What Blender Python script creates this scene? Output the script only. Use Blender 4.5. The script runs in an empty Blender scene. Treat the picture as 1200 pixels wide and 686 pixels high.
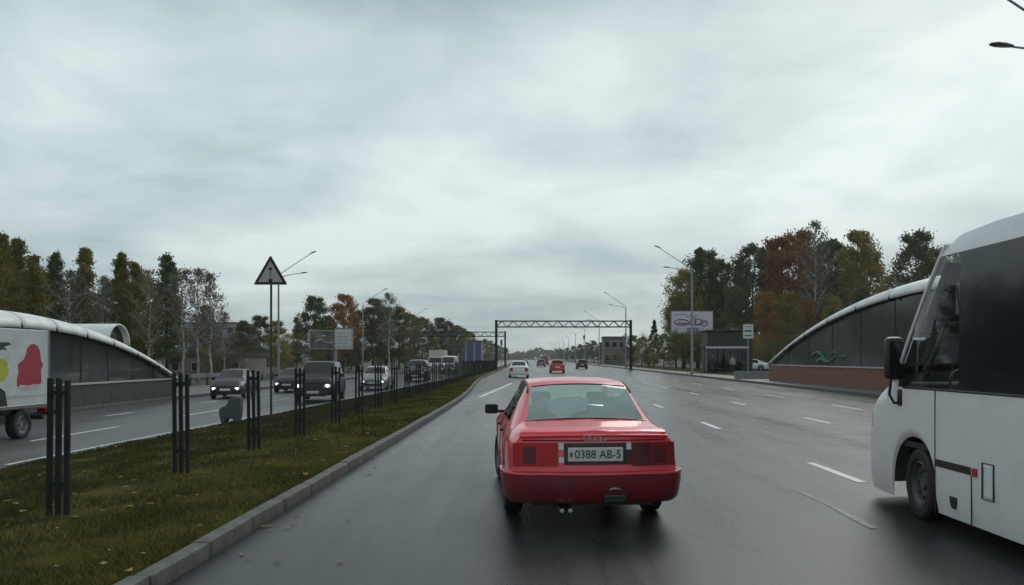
import bpy, bmesh, math, random
import numpy as np
PI = math.pi
from mathutils import Vector, Matrix

# ------------------------------------------------------------------ camera, sky, sun
S = bpy.context.scene
COL = S.collection
CAM_H = 1.65
cam_d = bpy.data.cameras.new('dash_camera')
cam = bpy.data.objects.new('dash_camera', cam_d); COL.objects.link(cam)
cam.location = (0, 0, CAM_H); cam.rotation_euler = (math.radians(90), 0, 0)
cam_d.sensor_width = 36; cam_d.lens = 36 * 920 / 1200
cam_d.shift_x = -22 / 1200; cam_d.shift_y = 77 / 1200
cam_d.clip_start = 0.05; cam_d.clip_end = 6000
S.camera = cam

SUN_EL, SUN_AZ = math.radians(38), math.radians(25)      # azimuth from +Y towards +X
W = bpy.data.worlds.new('World'); S.world = W; W.use_nodes = True
nt = W.node_tree; nt.nodes.clear()
def N(nt, t, **kw):
    n = nt.nodes.new(t)
    for k, v in kw.items(): setattr(n, k, v)
    return n
def setin(n, **kw):
    for k, v in kw.items(): n.inputs[k.replace('_', ' ')].default_value = v
out = N(nt, 'ShaderNodeOutputWorld'); bg = N(nt, 'ShaderNodeBackground'); bg.inputs[1].default_value = 0.12
sky = N(nt, 'ShaderNodeTexSky', sky_type='NISHITA', sun_disc=False, sun_elevation=SUN_EL, sun_rotation=SUN_AZ)
sky.air_density = 1.0; sky.dust_density = 2.0
tc = N(nt, 'ShaderNodeTexCoord'); sep = N(nt, 'ShaderNodeSeparateXYZ')
nt.links.new(tc.outputs['Generated'], sep.inputs[0])
zc = N(nt, 'ShaderNodeMath', operation='MAXIMUM'); zc.inputs[1].default_value = 0.0
nt.links.new(sep.outputs[2], zc.inputs[0])
za = N(nt, 'ShaderNodeMath', operation='ADD'); za.inputs[1].default_value = 0.17
nt.links.new(zc.outputs[0], za.inputs[0])
dx = N(nt, 'ShaderNodeMath', operation='DIVIDE'); dy = N(nt, 'ShaderNodeMath', operation='DIVIDE')
nt.links.new(sep.outputs[0], dx.inputs[0]); nt.links.new(za.outputs[0], dx.inputs[1])
nt.links.new(sep.outputs[1], dy.inputs[0]); nt.links.new(za.outputs[0], dy.inputs[1])
cmb = N(nt, 'ShaderNodeCombineXYZ'); nt.links.new(dx.outputs[0], cmb.inputs[0]); nt.links.new(dy.outputs[0], cmb.inputs[1])
cmb.inputs[2].default_value = 2.1
def wnoise(scale, detail, rough, dist=0.0):
    n = N(nt, 'ShaderNodeTexNoise'); n.inputs['Scale'].default_value = scale; n.inputs['Detail'].default_value = detail
    n.inputs['Roughness'].default_value = rough; n.inputs['Distortion'].default_value = dist
    nt.links.new(cmb.outputs[0], n.inputs['Vector']); return n
n1 = wnoise(0.55, 4, 0.45, 0.4); n2 = wnoise(1.7, 7, 0.55, 0.3)
mxn = N(nt, 'ShaderNodeMix', data_type='FLOAT'); mxn.inputs[0].default_value = 0.34
nt.links.new(n1.outputs[0], mxn.inputs[2]); nt.links.new(n2.outputs[0], mxn.inputs[3])
cr = N(nt, 'ShaderNodeValToRGB'); e = cr.color_ramp.elements
e[0].position = 0.385; e[0].color = (2.5, 3.45, 3.9, 1)
e[1].position = 0.61; e[1].color = (6.3, 7.15, 7.1, 1)
m = cr.color_ramp.elements.new(0.5); m.color = (4.6, 5.4, 5.55, 1)
nt.links.new(mxn.outputs[0], cr.inputs[0])
mx = N(nt, 'ShaderNodeMix', data_type='RGBA'); mx.inputs[0].default_value = 0.93
nt.links.new(sky.outputs[0], mx.inputs[6]); nt.links.new(cr.outputs[0], mx.inputs[7])
hz = N(nt, 'ShaderNodeMapRange'); hz.inputs[1].default_value = 0.0; hz.inputs[2].default_value = 0.22; hz.inputs[3].default_value = 0.84; hz.inputs[4].default_value = 1.04
nt.links.new(zc.outputs[0], hz.inputs[0])
hm = N(nt, 'ShaderNodeVectorMath', operation='SCALE'); nt.links.new(mx.outputs[2], hm.inputs[0]); nt.links.new(hz.outputs[0], hm.inputs['Scale'])
nt.links.new(hm.outputs[0], bg.inputs[0]); nt.links.new(bg.outputs[0], out.inputs[0])

sd = bpy.data.lights.new('sun', 'SUN'); sun = bpy.data.objects.new('sun', sd); COL.objects.link(sun)
sd.energy = 0.7; sd.angle = math.radians(25); sd.color = (1, 0.97, 0.93)
sun.rotation_euler = Vector((-math.sin(SUN_AZ) * math.cos(SUN_EL), -math.cos(SUN_AZ) * math.cos(SUN_EL), -math.sin(SUN_EL))).to_track_quat('-Z', 'Y').to_euler()
sun.location = (20, 40, 60)
S.view_settings.view_transform = 'Standard'; S.view_settings.look = 'None'
S.view_settings.gamma = 1; S.view_settings.exposure = 0.0; S.view_settings.use_curve_mapping = False
S.render.engine = 'CYCLES'
S.cycles.max_bounces = 6; S.cycles.transparent_max_bounces = 12; S.cycles.caustics_reflective = False; S.cycles.caustics_refractive = False
S.cycles.volume_bounces = 0

# ------------------------------------------------------------------ materials
MATS = {}
def mat(name, col, rough=0.6, metal=0.0, spec=0.5, noise=0.0, nscale=8.0, bump=0.0, bscale=40.0, coat=0.0, emit=None, estr=0.0, col2=None, trans=0.0):
    if name in MATS: return MATS[name]
    m = bpy.data.materials.new(name); m.use_nodes = True; t = m.node_tree; p = t.nodes['Principled BSDF']
    c = (*col, 1)
    p.inputs['Base Color'].default_value = c; p.inputs['Roughness'].default_value = rough
    p.inputs['Metallic'].default_value = metal; p.inputs['Specular IOR Level'].default_value = spec
    p.inputs['Coat Weight'].default_value = coat; p.inputs['Coat Roughness'].default_value = 0.08
    tcn = N(t, 'ShaderNodeTexCoord')
    if noise > 0 or col2:
        n = N(t, 'ShaderNodeTexNoise'); n.inputs['Scale'].default_value = nscale; n.inputs['Detail'].default_value = 5; n.inputs['Roughness'].default_value = 0.65
        t.links.new(tcn.outputs['Object'], n.inputs['Vector'])
        r = N(t, 'ShaderNodeValToRGB'); r.color_ramp.elements[0].position = 0.32; r.color_ramp.elements[1].position = 0.68
        a = tuple(max(0, x * (1 - noise)) for x in col); b = col2 if col2 else tuple(min(1, x * (1 + noise)) for x in col)
        r.color_ramp.elements[0].color = (*a, 1); r.color_ramp.elements[1].color = (*b, 1)
        t.links.new(n.outputs[0], r.inputs[0]); t.links.new(r.outputs[0], p.inputs['Base Color'])
    if bump > 0:
        b = N(t, 'ShaderNodeBump'); b.inputs['Strength'].default_value = bump; b.inputs['Distance'].default_value = 0.02
        n = N(t, 'ShaderNodeTexNoise'); n.inputs['Scale'].default_value = bscale; n.inputs['Detail'].default_value = 6
        t.links.new(tcn.outputs['Object'], n.inputs['Vector']); t.links.new(n.outputs[0], b.inputs['Height']); t.links.new(b.outputs[0], p.inputs['Normal'])
    if emit:
        p.inputs['Emission Color'].default_value = (*emit, 1); p.inputs['Emission Strength'].default_value = estr
    MATS[name] = m; return m

def car_paint(name, col, coat=0.6, dirt=0.25, rough=0.35):
    """Paint with blotches of dried road film."""
    if name in MATS: return MATS[name]
    m = mat(name, col, rough, coat=coat); t = m.node_tree; p = t.nodes['Principled BSDF']
    tcn = N(t, 'ShaderNodeTexCoord'); n = N(t, 'ShaderNodeTexNoise'); n.inputs['Scale'].default_value = 3.0; n.inputs['Detail'].default_value = 7; n.inputs['Roughness'].default_value = 0.7
    t.links.new(tcn.outputs['Object'], n.inputs['Vector'])
    b = N(t, 'ShaderNodeMapRange'); b.inputs[1].default_value = 0.45; b.inputs[2].default_value = 0.75; t.links.new(n.outputs[0], b.inputs[0])
    c = N(t, 'ShaderNodeMath', operation='MULTIPLY'); c.inputs[1].default_value = dirt; c.use_clamp = True; t.links.new(b.outputs[0], c.inputs[0])
    x = N(t, 'ShaderNodeMix', data_type='RGBA'); x.inputs[6].default_value = (*col, 1); x.inputs[7].default_value = (0.06, 0.055, 0.05, 1)
    t.links.new(c.outputs[0], x.inputs[0]); t.links.new(x.outputs[2], p.inputs['Base Color'])
    r = N(t, 'ShaderNodeMapRange'); r.inputs[3].default_value = rough; r.inputs[4].default_value = 0.75; t.links.new(c.outputs[0], r.inputs[0]); t.links.new(r.outputs[0], p.inputs['Roughness'])
    return m

def see_glass(name, tint, gloss=1.5, rough=0.02, sheen_film=0.0, film_col=(.4, .5, .48), streak=False):
    if name in MATS: return MATS[name]
    m = bpy.data.materials.new(name); m.use_nodes = True; t = m.node_tree; t.nodes.clear()
    o = N(t, 'ShaderNodeOutputMaterial'); tr = N(t, 'ShaderNodeBsdfTransparent'); tr.inputs[0].default_value = (*tint, 1)
    g = N(t, 'ShaderNodeBsdfGlossy'); g.inputs['Roughness'].default_value = rough; g.inputs['Color'].default_value = (1, 1, 1, 1)
    f = N(t, 'ShaderNodeFresnel'); f.inputs['IOR'].default_value = gloss; mm = N(t, 'ShaderNodeMixShader')
    t.links.new(f.outputs[0], mm.inputs[0]); t.links.new(tr.outputs[0], mm.inputs[1]); t.links.new(g.outputs[0], mm.inputs[2]); t.links.new(mm.outputs[0], o.inputs[0])
    if sheen_film > 0:      # pale diffuse film: grime, and reflected sky put into the colour
        df = N(t, 'ShaderNodeBsdfDiffuse'); df.inputs[0].default_value = (*film_col, 1); m2 = N(t, 'ShaderNodeMixShader')
        tcn = N(t, 'ShaderNodeTexCoord'); n = N(t, 'ShaderNodeTexNoise'); n.inputs['Scale'].default_value = 2.2; n.inputs['Detail'].default_value = 5; mp = N(t, 'ShaderNodeMapping'); mp.inputs['Scale'].default_value = (1, 1, .22) if streak else (1, 1, 1); t.links.new(tcn.outputs['Object'], mp.inputs[0]); t.links.new(mp.outputs[0], n.inputs['Vector'])
        r = N(t, 'ShaderNodeMapRange'); r.inputs[1].default_value = .3; r.inputs[2].default_value = .7; r.inputs[3].default_value = sheen_film * (.7 if not streak else .75); r.inputs[4].default_value = sheen_film * (1.3 if not streak else 1.3); t.links.new(n.outputs[0], r.inputs[0])
        t.links.new(r.outputs[0], m2.inputs[0]); t.links.new(tr.outputs[0], m2.inputs[1]); t.links.new(df.outputs[0], m2.inputs[2]); t.links.new(m2.outputs[0], mm.inputs[1])
    MATS[name] = m; return m

def asphalt(name, base, wet_lo=0.12, wet_hi=0.5, track=True, spec=0.42):
    if name in MATS: return MATS[name]
    m = bpy.data.materials.new(name); m.use_nodes = True; t = m.node_tree; p = t.nodes['Principled BSDF']
    tcn = N(t, 'ShaderNodeTexCoord')
    def no(scale, det, ro, sc=None, w=None):
        n = N(t, 'ShaderNodeTexNoise'); n.inputs['Scale'].default_value = scale; n.inputs['Detail'].default_value = det; n.inputs['Roughness'].default_value = ro
        src = tcn.outputs['Object']
        if sc:
            mp = N(t, 'ShaderNodeMapping'); mp.inputs['Scale'].default_value = sc; t.links.new(src, mp.inputs[0]); src = mp.outputs[0]
        t.links.new(src, n.inputs['Vector']); return n
    big = no(0.55, 7, 0.68, (2.2, 0.12, 1)); patch = no(0.9, 5, 0.6); fine = no(160, 3, 0.7); agg = no(45, 5, 0.75)
    mixn = N(t, 'ShaderNodeMix', data_type='FLOAT'); mixn.inputs[0].default_value = 0.22
    t.links.new(big.outputs[0], mixn.inputs[2]); t.links.new(patch.outputs[0], mixn.inputs[3])
    r = N(t, 'ShaderNodeValToRGB'); r.color_ramp.elements[0].position = 0.3; r.color_ramp.elements[1].position = 0.7
    r.color_ramp.elements[0].color = (*[c * 0.6 for c in base], 1); r.color_ramp.elements[1].color = (*[c * 1.5 for c in base], 1)
    t.links.new(mixn.outputs[0], r.inputs[0])
    sp = N(t, 'ShaderNodeMix', data_type='RGBA', blend_type='MULTIPLY'); sp.inputs[0].default_value = 0.85
    r2 = N(t, 'ShaderNodeValToRGB'); r2.color_ramp.elements[0].position = 0.35; r2.color_ramp.elements[1].position = 0.7
    r2.color_ramp.elements[0].color = (0.55, 0.55, 0.55, 1); r2.color_ramp.elements[1].color = (1.5, 1.5, 1.5, 1)
    t.links.new(agg.outputs[0], r2.inputs[0]); t.links.new(r.outputs[0], sp.inputs[6]); t.links.new(r2.outputs[0], sp.inputs[7])
    t.links.new(sp.outputs[2], p.inputs['Base Color'])
    rr = N(t, 'ShaderNodeMapRange'); rr.inputs[1].default_value = 0.32; rr.inputs[2].default_value = 0.68; rr.inputs[3].default_value = wet_lo; rr.inputs[4].default_value = wet_hi
    t.links.new(mixn.outputs[0], rr.inputs[0]); t.links.new(rr.outputs[0], p.inputs['Roughness'])
    p.inputs['Specular IOR Level'].default_value = spec
    b = N(t, 'ShaderNodeBump'); b.inputs['Strength'].default_value = 0.35; b.inputs['Distance'].default_value = 0.006
    t.links.new(fine.outputs[0], b.inputs['Height']); t.links.new(b.outputs[0], p.inputs['Normal'])
    MATS[name] = m; return m

def foliage(name, c1, c2, c3):
    if name in MATS: return MATS[name]
    m = bpy.data.materials.new(name); m.use_nodes = True; t = m.node_tree; p = t.nodes['Principled BSDF']
    tcn = N(t, 'ShaderNodeTexCoord'); oi = N(t, 'ShaderNodeObjectInfo')
    n = N(t, 'ShaderNodeTexNoise'); n.inputs['Scale'].default_value = 0.75; n.inputs['Detail'].default_value = 9; n.inputs['Roughness'].default_value = 0.85
    t.links.new(tcn.outputs['Object'], n.inputs['Vector'])
    ad = N(t, 'ShaderNodeMath', operation='MULTIPLY_ADD'); ad.inputs[1].default_value = 0.22; t.links.new(oi.outputs['Random'], ad.inputs[0]); 
    sb = N(t, 'ShaderNodeMath', operation='SUBTRACT'); sb.inputs[1].default_value = 0.11; t.links.new(n.outputs[0], sb.inputs[0]); t.links.new(sb.outputs[0], ad.inputs[2])
    r = N(t, 'ShaderNodeValToRGB'); e = r.color_ramp.elements; e[0].position = 0.3; e[0].color = (*c1, 1); e[1].position = 0.7; e[1].color = (*c3, 1)
    k = e.new(0.5); k.color = (*c2, 1)
    t.links.new(ad.outputs[0], r.inputs[0]); t.links.new(r.outputs[0], p.inputs['Base Color'])
    p.inputs['Roughness'].default_value = 0.7; p.inputs['Specular IOR Level'].default_value = 0.2
    o = t.nodes['Material Output']; tl = N(t, 'ShaderNodeBsdfTranslucent'); ms = N(t, 'ShaderNodeMixShader'); ms.inputs[0].default_value = 0.35
    t.links.new(r.outputs[0], tl.inputs[0]); t.links.new(p.outputs[0], ms.inputs[1]); t.links.new(tl.outputs[0], ms.inputs[2]); t.links.new(ms.outputs[0], o.inputs[0])
    MATS[name] = m; return m

BLACK = mat('black_plastic', (0.012, 0.012, 0.013), 0.45)
RUBBER = mat('tyre_rubber', (0.014, 0.014, 0.015), 0.7, noise=0.3)
CHROME = mat('bright_metal', (0.65, 0.66, 0.67), 0.22, 1.0)
STEEL = mat('galvanised_steel', (0.30, 0.31, 0.32), 0.5, 0.6, noise=0.2, nscale=5)
DARKST = mat('dark_painted_steel', (0.016, 0.017, 0.018), 0.7, spec=0.25, noise=0.35, nscale=9)
CONC = mat('kerb_concrete', (0.105, 0.098, 0.088), 0.75, noise=0.35, nscale=6, bump=0.4, bscale=60)
WHITEP = mat('white_road_paint', (0.62, 0.63, 0.62), 0.55, noise=0.18, nscale=14, bump=0.2)
OPGLASS = mat('dark_car_glass', (0.010, 0.012, 0.013), 0.07, spec=0.4)
LAMPON = mat('lit_headlamp', (0.9, 0.9, 0.9), 0.2, emit=(1, 0.96, 0.9), estr=3.5)
LENS = mat('clear_lamp_lens', (0.5, 0.52, 0.53), 0.12, spec=0.8)
REDLENS = mat('red_lamp_lens', (0.42, 0.008, 0.012), 0.35, spec=0.3)
SMOKE = mat('smoked_lamp_lens', (0.085, 0.008, 0.010), 0.28, spec=0.35)
DARKINT = mat('dark_cloth', (0.03, 0.03, 0.032), 0.85, noise=0.3)
PLATEW = mat('plate_white', (0.62, 0.63, 0.6), 0.45)
INK = mat('black_ink', (0.02, 0.02, 0.02), 0.6)

# ------------------------------------------------------------------ mesh helpers
def link(o, parent=None):
    COL.objects.link(o)
    if parent is not None: o.parent = parent
    return o
def tag(o, label=None, cat=None, group=None, kind=None):
    if label: o['label'] = label
    if cat: o['category'] = cat
    if group: o['group'] = group
    if kind: o['kind'] = kind
    return o
def thing(name, label, cat, loc=(0, 0, 0), rz=0.0, group=None):
    o = bpy.data.objects.new(name, None); o.empty_display_size = 0.2
    o.location = loc; o.rotation_euler = (0, 0, rz); link(o); return tag(o, label, cat, group)
def finish(me, smooth):
    if smooth is None: return
    if smooth is True:
        me.shade_smooth()
    else:
        me.shade_smooth(); me.set_sharp_from_angle(angle=math.radians(smooth))
def from_data(name, v, f, material, parent=None, smooth=None):
    me = bpy.data.meshes.new(name); me.from_pydata(v, [], f); me.materials.append(material); me.update()
    finish(me, smooth)
    return link(bpy.data.objects.new(name, me), parent)

class MB:
    def __init__(s): s.v = []; s.f = []
    def add(s, v, f):
        k = len(s.v); s.v += [tuple(p) for p in v]; s.f += [tuple(i + k for i in q) for q in f]; return s
    def box(s, x0, x1, y0, y1, z0, z1, b=0.0):
        if b > 0:
            b = min(b, (x1 - x0) * .45, (y1 - y0) * .45, (z1 - z0) * .45)
            bm = bmesh.new(); bmesh.ops.create_cube(bm, size=1)
            for w in bm.verts: w.co = Vector(((x0 + x1) / 2 + w.co.x * (x1 - x0), (y0 + y1) / 2 + w.co.y * (y1 - y0), (z0 + z1) / 2 + w.co.z * (z1 - z0)))
            bmesh.ops.bevel(bm, geom=bm.edges[:], offset=b, segments=2, affect='EDGES', profile=0.5)
            bm.verts.index_update(); s.add([w.co[:] for w in bm.verts], [[w.index for w in q.verts] for q in bm.faces]); bm.free(); return s
        v = [(x, y, z) for x in (x0, x1) for y in (y0, y1) for z in (z0, z1)]
        return s.add(v, [(0, 1, 3, 2), (4, 6, 7, 5), (0, 4, 5, 1), (2, 3, 7, 6), (0, 2, 6, 4), (1, 5, 7, 3)])
    def tube(s, path, rad, n=8, cap=True, closed=False):
        P = [Vector(p) for p in path]; R = rad if isinstance(rad, (list, tuple)) else [rad] * len(P)
        v = []; f = []; m = len(P); prev = None
        for i in range(m):
            if closed: d = P[(i + 1) % m] - P[i - 1]
            else: d = P[min(i + 1, m - 1)] - P[max(i - 1, 0)]
            d.normalize()
            a = prev - d * prev.dot(d) if prev is not None else (Vector((0, 0, 1)) if abs(d.z) < .9 else Vector((1, 0, 0))).cross(d)
            a.normalize(); prev = a; b = d.cross(a)
            for k in range(n):
                t = 2 * math.pi * k / n; v.append(P[i] + (a * math.cos(t) + b * math.sin(t)) * R[i])
        for i in range(m if closed else m - 1):
            j = (i + 1) % m
            for k in range(n): f.append((i * n + k, i * n + (k + 1) % n, j * n + (k + 1) % n, j * n + k))
        if cap and not closed: f.append(tuple(range(n - 1, -1, -1))); f.append(tuple((m - 1) * n + k for k in range(n)))
        return s.add(v, f)
    def lathe_x(s, prof, cx, cy, cz, n=28):
        """profile of (x, r) spun round an axle along x"""
        v = []; f = []; m = len(prof)
        for (x, r) in prof:
            for k in range(n):
                t = 2 * math.pi * k / n; v.append((cx + x, cy + r * math.cos(t), cz + r * math.sin(t)))
        for i in range(m - 1):
            for k in range(n): f.append((i * n + k, i * n + (k + 1) % n, (i + 1) * n + (k + 1) % n, (i + 1) * n + k))
        return s.add(v, f)
    def prism(s, poly, axis, a, b):
        """polygon extruded along axis ('x','y','z') from a to b; poly in the other two axes, in order"""
        n = len(poly)
        def P(p, t): return {'x': (t, p[0], p[1]), 'y': (p[0], t, p[1]), 'z': (p[0], p[1], t)}[axis]
        v = [P(p, a) for p in poly] + [P(p, b) for p in poly]
        f = [tuple(range(n)), tuple(range(2 * n - 1, n - 1, -1))] + [(i, i + n, (i + 1) % n + n, (i + 1) % n) for i in range(n)]
        return s.add(v, f)
    def grid(s, rows):
        n = len(rows[0]); v = [p for r in rows for p in r]; f = []
        for i in range(len(rows) - 1):
            for j in range(n - 1): f.append((i * n + j, i * n + j + 1, (i + 1) * n + j + 1, (i + 1) * n + j))
        return s.add(v, f)
    def build(s, name, material, parent=None, smooth=None, fix=True):
        me = bpy.data.meshes.new(name); me.from_pydata(s.v, [], s.f); me.update()
        if fix:
            bm = bmesh.new(); bm.from_mesh(me); bmesh.ops.recalc_face_normals(bm, faces=bm.faces[:]); bm.to_mesh(me); bm.free()
        me.materials.append(material); finish(me, smooth)
        return link(bpy.data.objects.new(name, me), parent)

def copy_tree(o, parent=None):
    c = o.copy(); COL.objects.link(c)
    if parent is not None: c.parent = parent
    for ch in list(o.children): copy_tree(ch, c)
    return c
def poly_at(pts, x):
    if x <= pts[0][0]: return pts[0][1]
    for (a, b), (c, d) in zip(pts, pts[1:]):
        if x <= c: return b + (d - b) * (x - a) / (c - a)
    return pts[-1][1]
def smooth_at(pts, x, h=0.05):
    return sum(poly_at(pts, x + k * h) for k in (-1, -.5, 0, .5, 1)) / 5
def text_obj(name, body, size, material, parent, loc, rot, align='CENTER', sx=1.0, thick=0.0):
    cu = bpy.data.curves.new(name, 'FONT'); cu.body = body; cu.size = size; cu.align_x = align; cu.align_y = 'CENTER'; cu.extrude = thick
    tmp = bpy.data.objects.new(name + '_tmp', cu); COL.objects.link(tmp)
    dg = bpy.context.evaluated_depsgraph_get(); me = bpy.data.meshes.new_from_object(tmp.evaluated_get(dg))
    bpy.data.objects.remove(tmp); bpy.data.curves.remove(cu)
    me.materials.clear(); me.materials.append(material); me.name = name
    o = link(bpy.data.objects.new(name, me), parent); o.location = loc; o.rotation_euler = rot; o.scale = (sx, 1, 1); return o

# ------------------------------------------------------------------ the lie of the land
KERB = [(-30, -2.66), (4, -2.66), (20, -2.66), (30, -2.68), (40, -3.0), (50, -3.5), (61, -3.9), (117, -4.1), (400, -4.6), (900, -5.5)]
LEDGE = [(-30, -9.0), (12, -9.0), (20, -8.9), (30, -8.35), (43, -8.05), (60, -7.7), (100, -7.2), (400, -7.0), (900, -7.0)]
def kx(y): return smooth_at(KERB, y, 3)
def lx(y): return smooth_at(LEDGE, y, 4)
def zl(x): return -0.25 - 0.022 * (-9.0 - x)       # oncoming carriageway falls away from the median
def med_z(t): return 0.115 - 0.32 * (t ** 1.4)     # t 0 at kerb, 1 at the oncoming carriageway
YS = [-25, -15, -8] + list(range(-4, 62, 1)) + list(range(62, 120, 4)) + list(range(120, 400, 20)) + [400, 500, 650, 900, 1400]

G_SOIL = mat('soil_and_litter', (0.045, 0.040, 0.026), 0.9, noise=0.5, nscale=0.6, col2=(0.085, 0.075, 0.03), bump=0.5, bscale=8)
GRASS_G = mat('turf_ground', (0.034, 0.034, 0.012), 0.95, spec=0.05, noise=0.45, nscale=1.3, col2=(0.105, 0.09, 0.02), bump=0.8, bscale=30)
PAVE = mat('grey_paving', (0.13, 0.13, 0.125), 0.5, noise=0.25, nscale=1.5, bump=0.2)
ROAD = asphalt('wet_asphalt', (0.026, 0.027, 0.028), 0.20, 0.42)
ROAD2 = asphalt('pale_asphalt', (0.10, 0.098, 0.09), 0.4, 0.7)
ROADL = asphalt('wet_asphalt_oncoming', (0.075, 0.076, 0.076), 0.25, 0.5)

def sheet(name, xa, xb, za, zb, material, n=1, kind='structure', ys=YS):
    m = MB(); rows = []
    for y in ys:
        a, b = xa(y), xb(y); rows.append([(a + (b - a) * k / n, y, za + (zb - za) * k / n if not callable(za) else za(a + (b - a) * k / n)) for k in range(n + 1)])
    m.grid(rows); o = m.build(name, material, fix=False, smooth=True); o['kind'] = kind
    return o
# far-reaching ground
gx = [-2500, -400, -120, -40, -19.5, -17, -9.2, -6, -3, 0, 14, 15.2, 40, 120, 400, 2500]
gz = [-0.62, -0.62, -0.62, -0.6, -0.6, -0.62, -0.5, -0.4, -0.3, -0.3, -0.3, 0.02, 0.05, 0.05, 0.05, 0.05]
gm = MB(); gm.grid([[(x, y, z) for x, z in zip(gx, gz)] for y in (-200, 0, 60, 150, 400, 1200, 3000)])
tag(gm.build('ground', G_SOIL, smooth=True, fix=False), kind='structure')
sheet('road', lambda y: kx(y) - 0.02, lambda y: 14.62, 0, 0, ROAD)
sheet('oncoming_road', lambda y: -18.0, lambda y: lx(y) + 0.05, zl, 0, ROADL, n=3)
sheet('sidewalk', lambda y: 14.82, lambda y: 22.5, 0.13, 0.15, PAVE)
sheet('far_sidewalk', lambda y: -24.0, lambda y: -18.15, -0.34, -0.33, PAVE)
vg = sheet('verge_grass', lambda y: 17.5, lambda y: 23.5, 0.17, 0.2, GRASS_G, ys=[62, 80, 100, 140, 200, 300, 500, 900])
# pale turning-lane surface
pl = MB(); pl.grid([[(kx(y) - 0.01, y, 0.004), (poly_at([(33, -2.7), (52, -1.25), (120, -1.1)], y), y, 0.004)] for y in (31, 34, 38, 42, 46, 50, 54, 60, 70, 85, 100, 120)])
tag(pl.build('turning_lane', ROAD2, fix=False), kind='structure')
# median turf
MED = sorted(set(YS))
m = MB(); rows = []
for y in MED:
    a, b = kx(y) - 0.14, lx(y); rows.append([(a + (b - a) * k / 12, y, med_z(k / 12) - 0.02 + 0.02 * math.sin(y * 1.7 + k * 2.1) * (0 < k < 12)) for k in range(13)] + [(b - 0.005, y, -0.4)])
m.grid(rows); tag(m.build('median_ground', GRASS_G, smooth=True, fix=False), kind='structure')
rng = random.Random(4)
# kerbs built of stones
def kerb_run(name, xfun, side, y0, y1, step, ztop, zbot, far):
    k = bpy.data.objects.new(name, None); link(k); k['kind'] = 'structure'
    st = MB().box(-0.075, 0.075, 0.006, step - 0.006, zbot, ztop, 0.014); me = None
    y = y0; r = random.Random(9)
    while y < y1:
        if me is None: o = st.build('kerb_stone', CONC, k, smooth=40); me = o.data
        else: o = link(bpy.data.objects.new('kerb_stone', me), k)
        o.location = (xfun(y) + side * 0.075 + r.uniform(-.006, .006), y, r.uniform(-.006, .006))
        o.rotation_euler = (0, 0, -math.atan2(xfun(y + step) - xfun(y), step)); y += step
    m = MB(); n = [q for q in (y1, y1 + 10, y1 + 30, y1 + 70, y1 + 150, far)]
    m.grid([[(xfun(q), q, zbot), (xfun(q), q, ztop), (xfun(q) + side * .15, q, ztop), (xfun(q) + side * .15, q, zbot)] for q in n])
    m.build('kerb_stretch', CONC, k)
kerb_run('median_kerb', kx, -1, 2.5, 70, 1.0, 0.13, -0.12, 700)
kerb_run('roadside_kerb', lambda y: 14.6, 1, 24, 84, 1.0, 0.15, -0.12, 700)
kerb_run('oncoming_kerb', lambda y: -18.0, -1, 30, 80, 1.0, -0.29, -0.5, 700)

# painted markings, each dash a child of its line
def lane_line(name, x, y0, n, period, length, width, z, mt=WHITEP, taper=0):
    L = bpy.data.objects.new(name, None); link(L); L['kind'] = 'structure'; me = None; r = random.Random(int(x * 10) + 3)
    for i in range(n):
        if me is None:
            g = MB(); seg = 10; rows = []
            for k in range(seg + 1):
                rows.append([(-width / 2 + r.uniform(-.008, .008), -length / 2 + length * k / seg, 0), (width / 2 + r.uniform(-.008, .008), -length / 2 + length * k / seg, 0)])
            g.grid(rows); o = g.build('paint_dash', mt, L, fix=False); me = o.data
        else: o = link(bpy.data.objects.new('paint_dash', me), L)
        o.location = (x, y0 + i * period, z(x) if callable(z) else z)
lane_line('lane_line', 4.4, 3.55, 26, 7.85, 1.95, 0.13, 0.005)
lane_line('lane_line', 0.8, 3.55, 26, 7.85, 1.95, 0.12, 0.005)
lane_line('lane_line', 7.57, 5.1, 26, 7.85, 2.0, 0.12, 0.005)
lane_line('lane_line', 10.6, 26.4, 24, 7.85, 2.6, 0.12, 0.005)
lane_line('lane_line', -11.8, 20.5, 24, 8, 4.0, 0.13, lambda x: zl(x) + 0.006)
lane_line('lane_line', -14.9, 20.5, 24, 8, 2.0, 0.13, lambda x: zl(x) + 0.006)
m = MB(); m.grid([[(lx(y) - 0.45, y, zl(lx(y) - .45) + .007), (lx(y) - 0.33, y, zl(lx(y) - .33) + .007)] for y in range(14, 120, 3)])
tag(m.build('edge_line', WHITEP, fix=False), kind='structure')
m = MB(); m.grid([[(a - .1, y, .0085), (a + .1, y, .0085)] for a, y in ((-2.15, 33), (-1.9, 38), (-1.6, 44), (-1.25, 52))])
tag(m.build('taper_line', WHITEP, fix=False), kind='structure')
OLDP = mat('worn_road_paint', (0.20, 0.20, 0.195), 0.5, noise=0.5, nscale=9)
m = MB(); m.grid([[(3.30 + .02 * math.sin(y * 3), y, .005), (3.36 + .02 * math.sin(y * 3.3), y, .005)] for y in np.linspace(7.6, 9.6, 12)])
tag(m.build('worn_line', OLDP, fix=False), kind='structure')

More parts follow.
